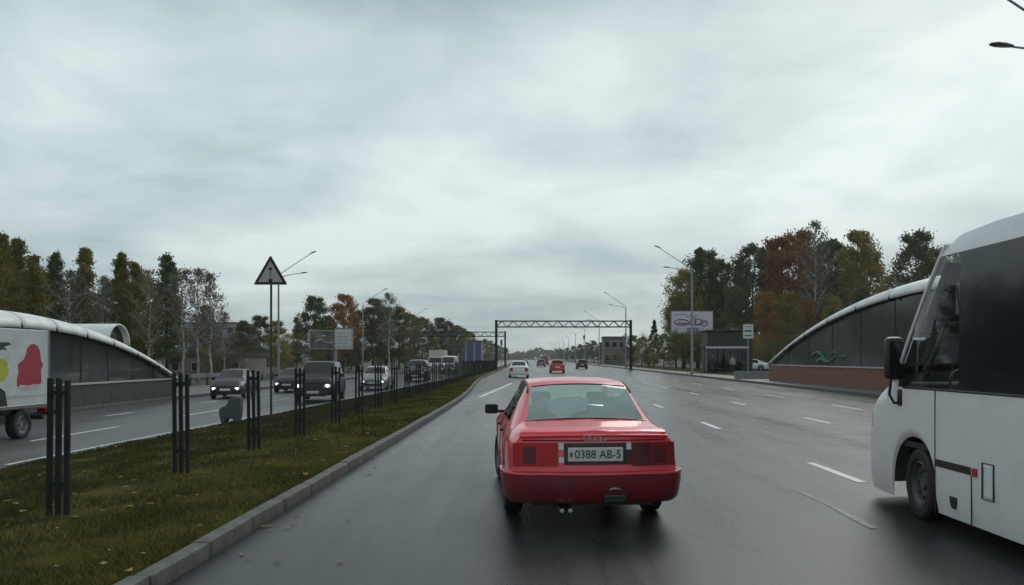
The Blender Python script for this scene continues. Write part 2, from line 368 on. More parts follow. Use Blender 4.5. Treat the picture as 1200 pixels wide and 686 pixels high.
# ------------------------------------------------------------------ grass blades and fallen leaves (uncountable)
def tri_cloud(name, co, idx_n, material, parent=None):
    me = bpy.data.meshes.new(name); n = len(co); nf = n // idx_n
    me.vertices.add(n); me.vertices.foreach_set('co', np.asarray(co, dtype=np.float32).ravel())
    me.loops.add(n); me.loops.foreach_set('vertex_index', np.arange(n, dtype=np.int32))
    me.polygons.add(nf); me.polygons.foreach_set('loop_start', np.arange(nf, dtype=np.int32) * idx_n)
    me.polygons.foreach_set('loop_total', np.full(nf, idx_n, dtype=np.int32))
    me.materials.append(material); me.update(calc_edges=True); me.validate()
    return link(bpy.data.objects.new(name, me), parent)
R = np.random.default_rng(5)
GRASS_B = foliage('grass_blades', (0.026, 0.027, 0.010), (0.068, 0.066, 0.017), (0.19, 0.155, 0.030))
def grass(n, y0, y1, h0, h1, wd):
    y = y0 * (y1 / y0) ** R.random(n); u = R.random(n)
    kxa = np.interp(y, *zip(*[(q, kx(q) - .15) for q in np.arange(y0 - 1, y1 + 2, 1.0)])); lxa = np.interp(y, *zip(*[(q, lx(q)) for q in np.arange(y0 - 1, y1 + 2, 1.0)]))
    x = kxa + (lxa - kxa) * u; z = 0.115 - 0.32 * u ** 1.4 - 0.025
    dens = (0.5 + 0.5 * np.sin(x * 3.1 + 1.3 * np.sin(y * 1.1)) * np.sin(y * 2.3 + x)) 
    keep = (R.random(n) < 0.35 + 0.65 * dens) & ((np.abs(x + 4.88) > 0.55) | (R.random(n) < 0.5))
    x, y, z, dens = x[keep], y[keep], z[keep], dens[keep]; k = len(x)
    h = (h0 + (h1 - h0) * R.random(k)) * (0.6 + 0.6 * dens); a = R.random(k) * 6.283; l = h * (0.3 + 0.9 * R.random(k)); b = R.random(k) * 6.283
    w = wd * (0.6 + 0.8 * R.random(k)) * (1 + y / 12)
    co = np.empty((k, 3, 3)); base = np.stack([x, y, z], 1); wv = np.stack([np.cos(a), np.sin(a), 0 * a], 1) * w[:, None]
    co[:, 0] = base - wv; co[:, 1] = base + wv; co[:, 2] = base + np.stack([np.cos(b) * l, np.sin(b) * l, h], 1)
    return co
gc = np.concatenate([grass(170000, 3.5, 16, .025, .075, .0028), grass(80000, 16, 60, .03, .09, .006)]).reshape(-1, 3)
tag(tri_cloud('median_grass', gc, 3, GRASS_B), 'short patchy olive grass covering the central median', 'grass', kind='stuff')
# drier, leaf-strewn turf beside the kerb
DRY = foliage('dry_grass_blades', (0.075, 0.068, 0.016), (0.17, 0.15, 0.032), (0.30, 0.25, 0.06))
k_ = 60000; y = 4.0 * (65 / 4.0) ** R.random(k_); kq = np.interp(y, *zip(*[(q, kx(q) - .15) for q in np.arange(3, 68, 1.0)])); lq = np.interp(y, *zip(*[(q, lx(q)) for q in np.arange(3, 68, 1.0)]))
u = np.abs(R.normal(0, .17, k_)); ok = (u < .8) & (R.random(k_) < .35 + .65 * (np.sin(y * .9 + 5 * u) * np.sin(y * .37 + 1) > -.2)); y, u, kq, lq = y[ok], u[ok], kq[ok], lq[ok]; k_ = len(y)
x = kq + (lq - kq) * u; z = 0.115 - 0.32 * u ** 1.4 - .025; a = R.random(k_) * 6.283; b = R.random(k_) * 6.283; h = .03 + .045 * R.random(k_); w = .003 * (1 + y / 12)
base = np.stack([x, y, z], 1); wv = np.stack([np.cos(a), np.sin(a), 0 * a], 1) * w[:, None]; co = np.stack([base - wv, base + wv, base + np.stack([np.cos(b) * h, np.sin(b) * h, h], 1)], 1).reshape(-1, 3)
tag(tri_cloud('dry_grass', co, 3, DRY), 'dry yellowish grass along the kerb side of the median', 'grass', kind='stuff')
LEAFY = foliage('fallen_leaf', (0.16, 0.09, 0.03), (0.36, 0.27, 0.10), (0.55, 0.48, 0.30))
def flat_leaves(n, fx):
    co = []
    for i in range(n):
        x, y, z = fx(); s = rng.uniform(.025, .055); a = rng.random() * 6.28; q = []
        tx, ty = rng.uniform(-.4, .4), rng.uniform(-.4, .4)
        for (px, py) in ((-1, 0), (0, -.6), (1.1, 0), (0, .6)):
            X = s * (px * math.cos(a) - py * math.sin(a)); Y = s * (px * math.sin(a) + py * math.cos(a)); q.append((x + X, y + Y, z + .012 + abs(X * tx + Y * ty)))
        co += q
    return co
def on_grass():
    y = 4 * (11 ** rng.random()); u = rng.random() ** 1.6; a, b = kx(y) - .16, lx(y); return a + (b - a) * u, y, med_z(u) + .02
def on_road():
    y = 4 * (6 ** rng.random()); return kx(y) + .05 + abs(rng.gauss(0, .45)), y, 0.002
lv = flat_leaves(170, on_grass) + flat_leaves(40, on_road)
tag(tri_cloud('fallen_leaves', np.array(lv), 4, LEAFY), 'yellow fallen leaves scattered over the median and along its kerb', 'leaves', kind='stuff')

# ------------------------------------------------------------------ lofted vehicle bodies
def loft(ys, ring, classify, mats, parent, bulge=(0.06, 0.06), smooth=38):
    """rings of half-profiles mirrored in x, faces sorted into parts; end caps bulge outwards"""
    rings = [ring(y) for y in ys]; m = len(rings[0]); nx = 2 * m - 1
    full = [[(-p[0], p[1], p[2]) for p in r[:-1]] + [r[-1]] + [p for p in reversed(r[:-1])] for r in rings]
    parts = {}
    def put(part, q):
        vv, ff, ix = parts.setdefault(part, ([], [], {})); idx = []
        for p in q:
            k = tuple(round(c, 5) for c in p)
            if k not in ix: ix[k] = len(vv); vv.append(k)
            if ix[k] not in idx: idx.append(ix[k])
        if len(idx) > 2: ff.append(tuple(idx))
    for i in range(len(ys) - 1):
        for j in range(nx - 1):
            jj = j if j < m - 1 else nx - 2 - j                     # half-profile strip number
            q = [full[i][j], full[i][j + 1], full[i + 1][j + 1], full[i + 1][j]]
            put(classify((ys[i] + ys[i + 1]) / 2, jj, sum(p[2] for p in q) / 4, 1 if j >= m - 1 else -1), q)
    for e, (r, sg) in enumerate(((rings[0], -1), (rings[-1], 1))):
        K = 8
        def P(j, k):
            t = -1 + 2 * k / K; return (r[j][0] * t, r[j][1] + sg * bulge[e] * (1 - t * t), r[j][2])
        for j in range(m - 1):
            for k in range(K): put('body', [P(j, k), P(j, k + 1), P(j + 1, k + 1), P(j + 1, k)][::-1 if sg < 0 else 1])
    res = {}
    for part, (vv, ff, _) in parts.items():
        me = bpy.data.meshes.new(part.split('#')[0]); me.from_pydata(vv, [], ff); me.update()
        bm = bmesh.new(); bm.from_mesh(me); bmesh.ops.recalc_face_normals(bm, faces=bm.faces[:]); bm.to_mesh(me); bm.free()
        me.materials.append(mats[part.split('#')[0]]); finish(me, smooth)
        res[part] = link(bpy.data.objects.new(part.split('#')[0], me), parent)
    return res

def wheel(parent, x, y, r, w, side, rim_mat, spokes=0, steer=0.0):
    t = MB(); h = w / 2
    t.lathe_x([(-h * .8, r * .62), (-h, r * .70), (-h, r * .9), (-h * .8, r * .985), (-h * .3, r), (h * .3, r), (h * .8, r * .985), (h, r * .9), (h, r * .70), (h * .8, r * .62)], 0, 0, 0)
    o = t.build('wheel', RUBBER, parent, smooth=35); o.location = (x, y, r); o.rotation_euler = (0, 0, steer)
    d = MB(); s = side
    d.lathe_x([(s * h * .80, r * .64), (s * h * .86, r * .60), (s * h * .45, r * .54), (s * h * .38, r * .2), (s * h * .62, r * .17), (s * h * .66, 0.004)], 0, 0, 0)
    rm = d.build('rim', rim_mat, o, smooth=35)
    if spokes:
        hl = MB()
        for k in range(spokes):
            a = 2 * math.pi * k / spokes; c = Vector((s * h * .47, math.cos(a) * r * .38, math.sin(a) * r * .38))
            hl.lathe_x([(s * .004, r * .075), (s * .012, 0.003)], c.x, c.y, c.z, 8)
        hl.build('vent_holes', BLACK, o)['kind'] = 'stuff'
    return o

def arches(y, wy, zr, r, zs, R=None):
    z = zs
    for a in wy:
        d = (R or r * 1.17) ** 2 - (y - a) ** 2
        if d > 0: z = max(z, zr + math.sqrt(d))
    return z

def car_body(P, root, mats, step=0.055):
    L = P['L']; W = P['W']; sill = P.get('sill', 0.22); wy = P['wy']; rw = P['r']
    def ring(y):
        w = smooth_at(P['w'], y, .06) * W; top = smooth_at(P['top'], y, P.get('soft', .05)); sh = smooth_at(P['sh'], y, .06); wr = smooth_at(P['wr'], y, .06) * W
        zb = arches(y, wy, rw * .98, rw, max(sill, P.get('tailz', 0)) if y < .5 else sill); top = max(top, sh + .012)
        ln = max(0.0, 1 - y / .4) if y < .4 else (-max(0.0, 1 - (L - y) / .4) if y > L - .4 else 0)
        def ly(z): return y + (P['lean'] if ln > 0 else P.get('leanf', .1)) * ln * max(0, (z - .52)) / .45
        pts = [(w * .90, zb), (w * .965, zb + .05), (w * .992, max(.46, zb + .10)), (w * 1.0, max(.60, zb + .14)), (w * .985, max(sh - .12, zb + .17)), (w * .962, sh - .035), (w * .925, sh)]
        g = top - sh
        pts += [(w * .925 * (1 - .02) if g > .06 else w * .90, sh + min(.02, g * .3))]
        xs = pts[-1][0]
        for t in (.5, 1): pts.append((xs + (wr - xs) * (t ** 1.15), pts[7][1] + (top - .045 - pts[7][1]) * t if g > .1 else pts[7][1] + (top - .01 - pts[7][1]) * t))
        pts += [(wr * .93, top - .018 if g > .1 else top - .004), (wr * .55, top + .004), (0, top + .012)]
        return [(x, ly(z), z) for x, z in pts]
    def cls(y, j, z, sd):
        if 7 <= j <= 8:
            for k, (a, b) in enumerate(P['side']):
                if a < y < b: return 'side_window#%d%s' % (k, sd)
        if j >= 10:
            if P['rg'][0] < y < P['rg'][1]: return 'rear_window'
            if P['wg'][0] < y < P['wg'][1]: return 'windscreen'
        return 'body'
    ys = set(np.arange(0, L + 1e-6, step).round(4)) | {L, .02, L - .02}
    for a in P['side'] + [P['rg'], P['wg']]: ys |= set(a)
    for a in wy: ys |= {round(a + s * rw * 1.17 * c, 4) for s in (-1, 1) for c in (1, .97, .85, .6, .3)}
    ys = sorted(ys); ys2 = [ys[0]]
    for y in ys[1:]:
        if y - ys2[-1] > .008: ys2.append(y)
    d = loft(ys2, ring, cls, mats, root, bulge=P.get('bulge', (.06, .1)))
    def surf(end, x, z):
        r = ring(ys2[0] if end == 'rear' else ys2[-1]); rr = r[:7] + r[-1:]
        zz = [p[2] for p in rr]; k = max(0, min(len(rr) - 2, sum(1 for q in zz if q <= z) - 1))
        t = (z - zz[k]) / max(1e-4, zz[k + 1] - zz[k]); t = min(1, max(0, t)); wx = rr[k][0] + (rr[k + 1][0] - rr[k][0]) * t if k < 6 else r[6][0]
        y0 = rr[k][1] + (rr[k + 1][1] - rr[k][1]) * t; u = min(1, abs(x) / max(wx, .05))
        return y0 + (-P.get('bulge', (.06, .1))[0] if end == 'rear' else P.get('bulge', (.06, .1))[1]) * (1 - u * u)
    return d, surf

def patch(surf, end, x0, x1, z0, z1, off, name, material, parent, back=.03, nx=6, nz=2, xt0=None, xt1=None):
    """slab laid on the curved end of a car, following its surface (xt0/xt1: its upper corners)"""
    s = -1 if end == 'rear' else 1; m = MB(); xt0 = x0 if xt0 is None else xt0; xt1 = x1 if xt1 is None else xt1
    def row(z, o):
        t = (z - z0) / (z1 - z0); a = x0 + (xt0 - x0) * t; b = x1 + (xt1 - x1) * t
        return [(a + (b - a) * k / nx, surf(end, a + (b - a) * k / nx, z) + s * o, z) for k in range(nx + 1)]
    zs = [z0 + (z1 - z0) * k / nz for k in range(nz + 1)]
    rows = [row(z0, -back)] + [row(z, off) for z in zs] + [row(z1, -back)]; m.grid(rows)
    for side in (0, -1):
        col = [r[side] for r in rows]; m.add(col, [tuple(range(len(col)))])
    return m.build(name, material, parent, smooth=35)

def ubar(path, prof):
    """sweep a profile of (outward, z) along a plan path"""
    m = MB(); rows = []; n = len(path)
    for i, p in enumerate(path):
        a, b = path[max(i - 1, 0)], path[min(i + 1, n - 1)]; d = Vector((b[0] - a[0], b[1] - a[1])).normalized(); nrm = Vector((d.y, -d.x))
        rows.append([(p[0] + nrm.x * o, p[1] + nrm.y * o, z) for o, z in prof] + [(p[0] + nrm.x * prof[0][0], p[1] + nrm.y * prof[0][0], prof[0][1])])
    m.grid(rows); m.add(rows[0][:-1], [tuple(range(len(prof)))]); m.add(rows[-1][:-1], [tuple(range(len(prof)))])
    return m

# ---------------- the red saloon in front
RED = car_paint('red_paint', (0.86, 0.026, 0.058), coat=0.8, dirt=0.10, rough=0.34)
TEAL = see_glass('tinted_glass', (0.66, 0.84, 0.80), 1.7, sheen_film=.34, film_col=(.50, .66, .62))  # pale teal film colour stands in for sky reflected off the rear glass
GREYP = mat('grey_trim_plastic', (0.03, 0.03, 0.032), 0.55)
RIMST = mat('steel_rim', (0.22, 0.22, 0.23), 0.45, 0.5, noise=0.3)
SAL = dict(L=4.39, W=.848, wy=(.93, 3.476), r=.305, sill=.2, tailz=.30, lean=.07, leanf=.1, bulge=(.075, .1),
    w=[(0, .935), (.06, .965), (.25, .99), (1, 1), (3.5, 1), (4.0, .975), (4.25, .93), (4.39, .87)],
    top=[(0, .935), (.03, .955), (.08, .962), (.50, .992), (.58, 1.005), (1.18, 1.345), (1.36, 1.395), (1.8, 1.418), (2.3, 1.41), (2.58, 1.375), (3.22, .995), (3.3, .965), (3.9, .88), (4.3, .78), (4.39, .70)],
    sh=[(0, .865), (.5, .905), (1.5, .925), (3.2, .915), (3.9, .84), (4.39, .66)],
    wr=[(0, .84), (.5, .80), (1.2, .665), (1.8, .66), (2.6, .65), (3.25, .79), (4.39, .68)],
    side=[(1.28, 1.98), (2.06, 2.92)], rg=(.60, 1.20), wg=(2.60, 3.20))
car = thing('red_car', 'bright red saloon car changing lanes on the wet road, seen from behind', 'car', (0.62 - 0.004, 7.58, 0), math.radians(4.2))
mats = dict(body=RED, side_window=see_glass('side_glass', (0.25, 0.30, 0.29), 1.6), rear_window=TEAL, windscreen=see_glass('screen_glass', (0.75, 0.85, 0.82), 1.5))
D, surf = car_body(SAL, car, mats)
# window seals round the rear glass
def on_top(y, x):   # height of the red saloon's centre surface
    return smooth_at(SAL['top'], y, .05)
m = MB()
for y, x0 in ((.585, .63), (1.205, .52)):
    pts = []
    for k in range(13):
        x = -x0 + 2 * x0 * k / 12; u = abs(x) / x0; pts.append((x, y, on_top(y, x) + .012 - .03 * u * u))
    m.tube(pts, .009, 6)
m.build('window_seal', BLACK, D['rear_window'])
# bumper: red darkened to carry its shade, bright upper edge in body paint
def uplan(yf, wmax, end, rear=-.10):
    pts = [(-wmax, yf), (-wmax, .22), (-wmax + .02, .10), (-wmax + .09, .0), (-wmax + .22, -.055)]
    for k in range(7): x = -.5 + k / 6; pts.append((x, rear + .10 * x * x * 2.2 - .005))
    return pts + [(-x, y) for x, y in reversed(pts[:5])]
bp = uplan(.50, .842, 0)
DKRED = car_paint('shaded_red_bumper', (0.17, 0.010, 0.016), coat=0.25, dirt=0.5, rough=0.42)
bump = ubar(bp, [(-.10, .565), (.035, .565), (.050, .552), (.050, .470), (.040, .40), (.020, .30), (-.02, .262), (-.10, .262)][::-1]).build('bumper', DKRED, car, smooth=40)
ubar(bp, [(.02, .562), (.058, .560), (.060, .545), (.052, .536), (.02, .538)][::-1]).build('bumper_strip', RED, bump, smooth=40)
# light band: red lamps, smoked inner halves, dark plate panel
for s in (-1, 1):
    a, b = sorted((s * .56, s * .79)); lamp = patch(surf, 'rear', a, b, .615, .835, .012, 'tail_lamp', REDLENS if s < 0 else mat('deep_red_lens', (.20, .010, .012), .3, spec=.35), car)
    a, b = sorted((s * .36, s * .552)); patch(surf, 'rear', a, b, .615, .835, .012, 'inner_lamp', SMOKE if s > 0 else REDLENS, car)
    a, b = sorted((s * .69, s * .57)); patch(surf, 'rear', a, b, .64, .80, .016, 'brake_lens', SMOKE, lamp)
    a, b = sorted((s * .305, s * .352)); patch(surf, 'rear', a, b, .77, .835, .016, 'reversing_lamp', LENS, car)
    patch(surf, 'rear', a, b, .65, .70, .016, 'fog_lens', LENS if s < 0 else SMOKE, car)
patch(surf, 'rear', -.300, .356, .628, .832, .006, 'plate_panel', BLACK, car)
pz = .728; py = surf('rear', 0, pz) - .022
pb = MB().box(-.265, .265, py - .008, py + .02, pz - .066, pz + .066, .006).build('number_plate', PLATEW, car)
text_obj('plate_text', '0388 AB-5', .112, INK, pb, (.022, py - .011, pz), (math.radians(90), 0, 0), sx=.93, thick=.001)
fl = MB().box(-.25, -.222, py - .0105, py, pz - .02, pz + .02).build('plate_flag', mat('flag_red', (.35, .02, .03), .5), pb)
# boot lid lip, seams, emblem, handle recess
m = MB(); zt = .90
for sgn in (1,):
    m.tube([(x, surf('rear', x, .905) - .006, .905 - .012 * (abs(x) / .7) ** 2) for x in np.linspace(-.72, .72, 15)], .016, 8)
m.build('boot_lip', RED, car, smooth=40)
m = MB()
m.tube([(x, surf('rear', x, .858) - .004, .858) for x in np.linspace(-.70, .70, 13)], .006, 5)
m.build('boot_seam', mat('seam_dark_red', (.05, .004, .006), .8), car)  # dark red line along the boot joint
em = thing; m = MB()
for k in range(4):
    cx = (k - 1.5) * .052; m.tube([(cx + .033 * math.cos(t), surf('rear', 0, .875) - .012, .882 + .033 * math.sin(t)) for t in np.linspace(0, 2 * math.pi, 20, endpoint=False)], .0036, 6, closed=True)
m.build('ring_emblem', CHROME, car, smooth=True)
# tow hook, exhaust tips, underbody
m = MB().tube([(.10, -.055, .375), (.115, -.13, .40), (.17, -.15, .415), (.23, -.13, .40), (.245, -.055, .375)], .011, 8); m.build('tow_loop', STEEL, car, smooth=True)
MB().box(.06, .29, -.163, -.05, .27, .36, .02).build('tow_plate', BLACK, car)
for x in (-.335, -.255):
    m = MB(); m.tube([(x, -.17, .215), (x, .25, .225)], .026, 12, cap=False); m.tube([(x, -.165, .215), (x, .1, .22)], .021, 12, cap=True); m.build('exhaust_tip', CHROME, car, smooth=40)
MB().tube([(-.3, .12, .24), (-.3, .55, .25)], .09, 12).build('silencer', mat('rusty_steel', (.06, .035, .025), .8, .3, noise=.5), car, smooth=40)
MB().box(-.60, .60, .10, 4.25, .21, .60).build('underbody', BLACK, car)
# wheels, mirrors, handles, side trim
for y, st in ((.93, 0), (3.476, math.radians(5))):
    for s in (-1, 1): wheel(car, s * (.848 - .105), y, .305, .19, s, RIMST, 8, st)
for s in (-1, 1):
    mm = MB().box(s * .93 - .085, s * .93 + .085, 2.70, 2.80, .93, 1.055, .025).build('door_mirror', BLACK, car, smooth=40)
    MB().box(s * .93 - .07, s * .93 + .07, 2.694, 2.699, .945, 1.04).build('mirror_glass', OPGLASS, mm)
    MB().tube([(s * .78, 2.86, .955), (s * .86, 2.77, .96)], .022, 8).build('mirror_arm', BLACK, mm)
    for y in (1.72, 2.62): MB().box(s * .845 - .012, s * .845 + .012, y - .09, y + .09, .80, .835, .008).build('door_handle', BLACK, car)
    sm = MB()
    for y, z0, z1 in ((1.28, .62, .92), (2.02, .24, .92), (2.98, .24, .92)): sm.tube([(s * .846, y, z0), (s * .849, y, .6), (s * .836, y, z1 - .08), (s * .80, y, z1)], .004, 4)
    sm.build('door_seam', MATS['seam_dark_red'], car)['kind'] = 'stuff'
    # dark rain gutter and pillar strip
    MB().tube([(s * .575, 1.12, 1.27), (s * .567, 1.2, 1.31), (s * .555, 1.4, 1.365), (s * .55, 2.0, 1.385), (s * .545, 2.55, 1.35), (s * .66, 3.1, 1.0)], .010, 6).build('roof_gutter', GREYP, car, smooth=True)
# cabin: parcel shelf, seats with headrests, wheel, dashboard
MB().box(-.58, .58, .62, 1.12, .88, .92, .01).build('parcel_shelf', mat('shelf_cloth', (.12, .13, .13), .9, noise=.2), car)
MB().box(-.60, .60, .65, 3.2, .60, .62).build('cabin_floor', BLACK, car)
rs = MB().box(-.56, .56, 1.12, 1.28, .62, 1.0, .05).build('rear_seat', DARKINT, car, smooth=40)
for s in (-1, 1):
    fs = MB().box(s * .34 - .24, s * .34 + .24, 2.02, 2.16, .62, 1.06, .05).build('front_seat', DARKINT, car, smooth=40)
    MB().box(s * .34 - .12, s * .34 + .12, 2.03, 2.12, 1.08, 1.24, .04).build('headrest', DARKINT, fs, smooth=40)
MB().box(-.62, .62, 2.85, 3.2, .70, .93, .04).build('dashboard', DARKINT, car, smooth=40)
MB().tube([(-.36 + .18 * math.cos(t), 2.74 + .06 * math.sin(t), .88 + .15 * math.sin(t)) for t in np.linspace(0, 6.283, 20, endpoint=False)], .014, 6, closed=True).build('steering_wheel', BLACK, car, smooth=True)
# pale sheet lying in the rear window
m = MB(); rr = random.Random(2); rows = []
for i in range(10):
    t_ = i / 9; x0, x1 = -.30 - .12 * t_ + .03 * math.sin(i * 1.3), .02 + .10 * t_ ** 2 - (.22 * (1 - t_) if t_ < .35 else 0)
    rows.append([(x0 + (x1 - x0) * k / 9, .72 + .34 * t_, 1.0 + .215 * t_ + rr.uniform(-.01, .01) + .016 * math.sin(i + k * .9)) for k in range(10)])
m.grid(rows)
sh = m.build('paper_sheet', mat('crumpled_paper', (.80, .84, .82), .7), smooth=True, fix=False)
sh.location = car.location; sh.rotation_euler = car.rotation_euler
tag(sh, 'pale crumpled sheet lying inside the red saloon rear window', 'sheet')

# ---------------- other cars
STY = {
 'sedan': dict(L=4.4, W=.86, wy=(.95, 3.55), r=.31, lean=.08, bulge=(.08, .12), w=[(0, .9), (.2, .97), (1, 1), (3.6, 1), (4.1, .96), (4.4, .84)],
    top=[(0, .92), (.1, .98), (.55, 1.0), (1.2, 1.36), (1.7, 1.43), (2.3, 1.42), (2.6, 1.38), (3.3, .98), (3.9, .89), (4.25, .78), (4.4, .68)], sh=[(0, .88), (1.5, .93), (3.2, .92), (4.4, .64)],
    wr=[(0, .8), (.5, .78), (1.2, .66), (2.5, .66), (3.3, .79), (4.4, .66)], side=[(1.25, 1.95), (2.03, 2.95)], rg=(.6, 1.22), wg=(2.62, 3.26)),
 'hatch': dict(L=3.95, W=.85, wy=(.72, 3.2), r=.30, lean=.14, bulge=(.08, .12), w=[(0, .9), (.2, .97), (1, 1), (3.2, 1), (3.7, .95), (3.95, .82)],
    top=[(0, .95), (.08, 1.02), (.42, 1.42), (.9, 1.48), (1.7, 1.49), (2.2, 1.45), (2.98, 1.02), (3.5, .93), (3.82, .8), (3.95, .68)], sh=[(0, .93), (1.5, .95), (2.9, .94), (3.95, .64)],
    wr=[(0, .76), (.45, .68), (2.2, .67), (3.0, .8), (3.95, .66)], side=[(.55, 1.35), (1.45, 2.6)], rg=(.12, .41), wg=(2.24, 2.94)),
 'suv': dict(L=4.35, W=.9, wy=(.8, 3.45), r=.37, sill=.34, lean=.06, bulge=(.06, .1), soft=.04, w=[(0, .94), (.15, .98), (1, 1), (3.6, 1), (4.1, .97), (4.35, .88)],
    top=[(0, 1.1), (.05, 1.15), (.3, 1.7), (.6, 1.76), (2.0, 1.78), (2.35, 1.74), (2.95, 1.2), (3.6, 1.12), (4.2, 1.02), (4.35, .9)], sh=[(0, 1.05), (1.5, 1.08), (2.9, 1.08), (4.35, .86)],
    wr=[(0, .8), (.35, .74), (2.35, .72), (3.0, .84), (4.35, .78)], side=[(.42, 1.3), (1.4, 2.6)], rg=(.08, .29), wg=(2.38, 2.92)),
 'van': dict(L=5.2, W=.98, wy=(.95, 4.2), r=.34, sill=.28, lean=.03, bulge=(.04, .1), soft=.04, w=[(0, .97), (.15, 1), (4.4, 1), (4.9, .95), (5.2, .84)],
    top=[(0, 2.05), (.08, 2.18), (.4, 2.22), (3.2, 2.22), (3.6, 2.14), (4.4, 1.3), (4.9, 1.08), (5.1, .9), (5.2, .75)], sh=[(0, 1.22), (3.9, 1.2), (4.5, 1.1), (5.2, .7)],
    wr=[(0, .86), (3.4, .84), (4.5, .82), (5.2, .7)], side=[(2.9, 4.0)], rg=(-1, -.9), wg=(3.66, 4.36)),
}
def make_car(name, style, paint, label, loc, rz, lit=True, group=None, rear_lit=False, plate=True, rim=RIMST):
    P = STY[style]; c = thing(name, label, 'van' if style == 'van' else 'car', loc, rz, group); W_, L = P['W'], P['L']
    D, sf = car_body(P, c, dict(body=paint, side_window=OPGLASS, rear_window=OPGLASS, windscreen=OPGLASS), step=.09)
    f = sf; zf = poly_at(P['sh'], L) - .06; zr = poly_at(P['sh'], 0) - .06
    for s in (-1, 1):
        a, b = sorted((s * W_ * .50, s * W_ * .80)); h = patch(f, 'front', a, b, zf - .13, zf + .02, .012, 'headlight', LENS, c, nx=4)
        if lit:
            a, b = sorted((s * W_ * .56, s * W_ * .74)); cx, cz = (a + b) / 2, zf - .057; yy = f('front', cx, cz); MB().prism([(cx + .075 * math.cos(q), cz + .062 * math.sin(q)) for q in np.linspace(0, 2 * PI, 14, endpoint=False)], 'y', yy - .03, yy + .03).build('lamp_bulb', LAMPON, h)
        a, b = sorted((s * W_ * .58, s * W_ * .88)); tl = patch(f, 'rear', a, b, zr - (.28 if style != 'van' else .3), zr + .01, .012, 'tail_lamp', REDLENS, c, nx=4)
        mm = MB().box(s * (W_ + .09) - .09, s * (W_ + .09) + .09, P['wg'][0] + .12, P['wg'][0] + .24, poly_at(P['sh'], 2.5) + .0, poly_at(P['sh'], 2.5) + .16, .03).build('door_mirror', paint, c, smooth=40)
        for y in P['wy']: wheel(c, s * (W_ - .11), y, P['r'], .2, s, rim)
    patch(f, 'front', -W_ * .42, W_ * .42, zf - .14, zf, .010, 'grille', BLACK, c)
    patch(f, 'front', -W_ * .6, W_ * .6, .30, .42, .012, 'air_intake', BLACK, c)
    patch(f, 'rear', -W_ * .8, W_ * .8, .30, .50, .03, 'rear_bumper', GREYP if style in ('suv', 'van') else paint, c)
    patch(f, 'front', -W_ * .8, W_ * .8, .44, .52, .03, 'front_bumper', GREYP if style in ('suv', 'van') else paint, c)
    if plate:
        patch(f, 'front', -.25, .25, .425, .535, .045, 'number_plate', PLATEW, c); patch(f, 'rear', -.25, .25, zr - .26, zr - .15, .016, 'number_plate', PLATEW, c)
    MB().box(-W_ * .72, W_ * .72, .12, L - .15, P.get('sill', .22) + .01, P['sh'][1][1] - .2).build('underbody', BLACK, c)
    return c
NAVY = car_paint('dark_navy_paint', (.012, .011, .020), .15, .12, .45); GRAPH = car_paint('graphite_paint', (.045, .045, .05), .6, .25); BLKP = car_paint('black_paint', (.006, .006, .007), .1, .10, .5)
SILV = car_paint('silver_paint', (.32, .33, .34), .6, .25); WHT = car_paint('white_car_paint', (.62, .63, .63), .5, .2); RED2 = car_paint('scarlet_paint', (.42, .012, .018), .6, .2); MAR = car_paint('maroon_paint', (.15, .012, .018), .6, .2)
def onc(x, y): return (x, y, zl(x) if x > -18 else -.33)
make_car('hatchback_car', 'hatch', NAVY, 'dark navy hatchback with headlights on, rounding the end of the far glass pavilion', onc(-15.9, 43.2), PI + math.radians(9))
make_car('saloon_car', 'sedan', BLKP, 'black saloon with headlights on, between the navy hatchback and the black off-roader', onc(-14.7, 50.2), PI + math.radians(6))
make_car('off_road_car', 'suv', BLKP, 'tall black off-road car with bright headlights on the oncoming carriageway', onc(-9.75, 37.6), PI + math.radians(7))
make_car('silver_car', 'sedan', SILV, 'silver saloon with headlights on, following the black off-roader', onc(-9.6, 50.5), PI + math.radians(4))
make_car('estate_car', 'suv', GRAPH, 'dark graphite off-road car coming behind the silver saloon', onc(-9.6, 68.5), PI + math.radians(2), lit=False)
make_car('white_van', 'van', WHT, 'white van on the oncoming carriageway before the far gantry', onc(-10.4, 103), PI)
make_car('white_car', 'sedan', WHT, 'white saloon driving ahead in the lane beside the median', (-1.0, 66, 0), math.radians(1), lit=False)
make_car('scarlet_car', 'hatch', RED2, 'small red hatchback driving ahead, beyond the red saloon roof', (3.0, 88, 0), 0, lit=False)
make_car('black_car', 'hatch', BLKP, 'small black car driving ahead beside the right-hand verge side lane', (7.9, 120, 0), 0, lit=False)
make_car('maroon_car', 'hatch', MAR, 'small maroon car far ahead under the road gantry', (2.0, 150, 0), 0, lit=False)
make_car('maroon_van', 'van', MAR, 'maroon van far ahead beyond the road gantry', (3.2, 185, 0), 0, lit=False)
make_car('grey_car', 'sedan', SILV, 'small grey car far down the road in the median lane', (-1.4, 200, 0), 0, lit=False)
make_car('parked_car', 'sedan', WHT, 'pale saloon parked in front of the wood behind the bus shelter', (29.6, 98, .1), math.radians(80), lit=False)

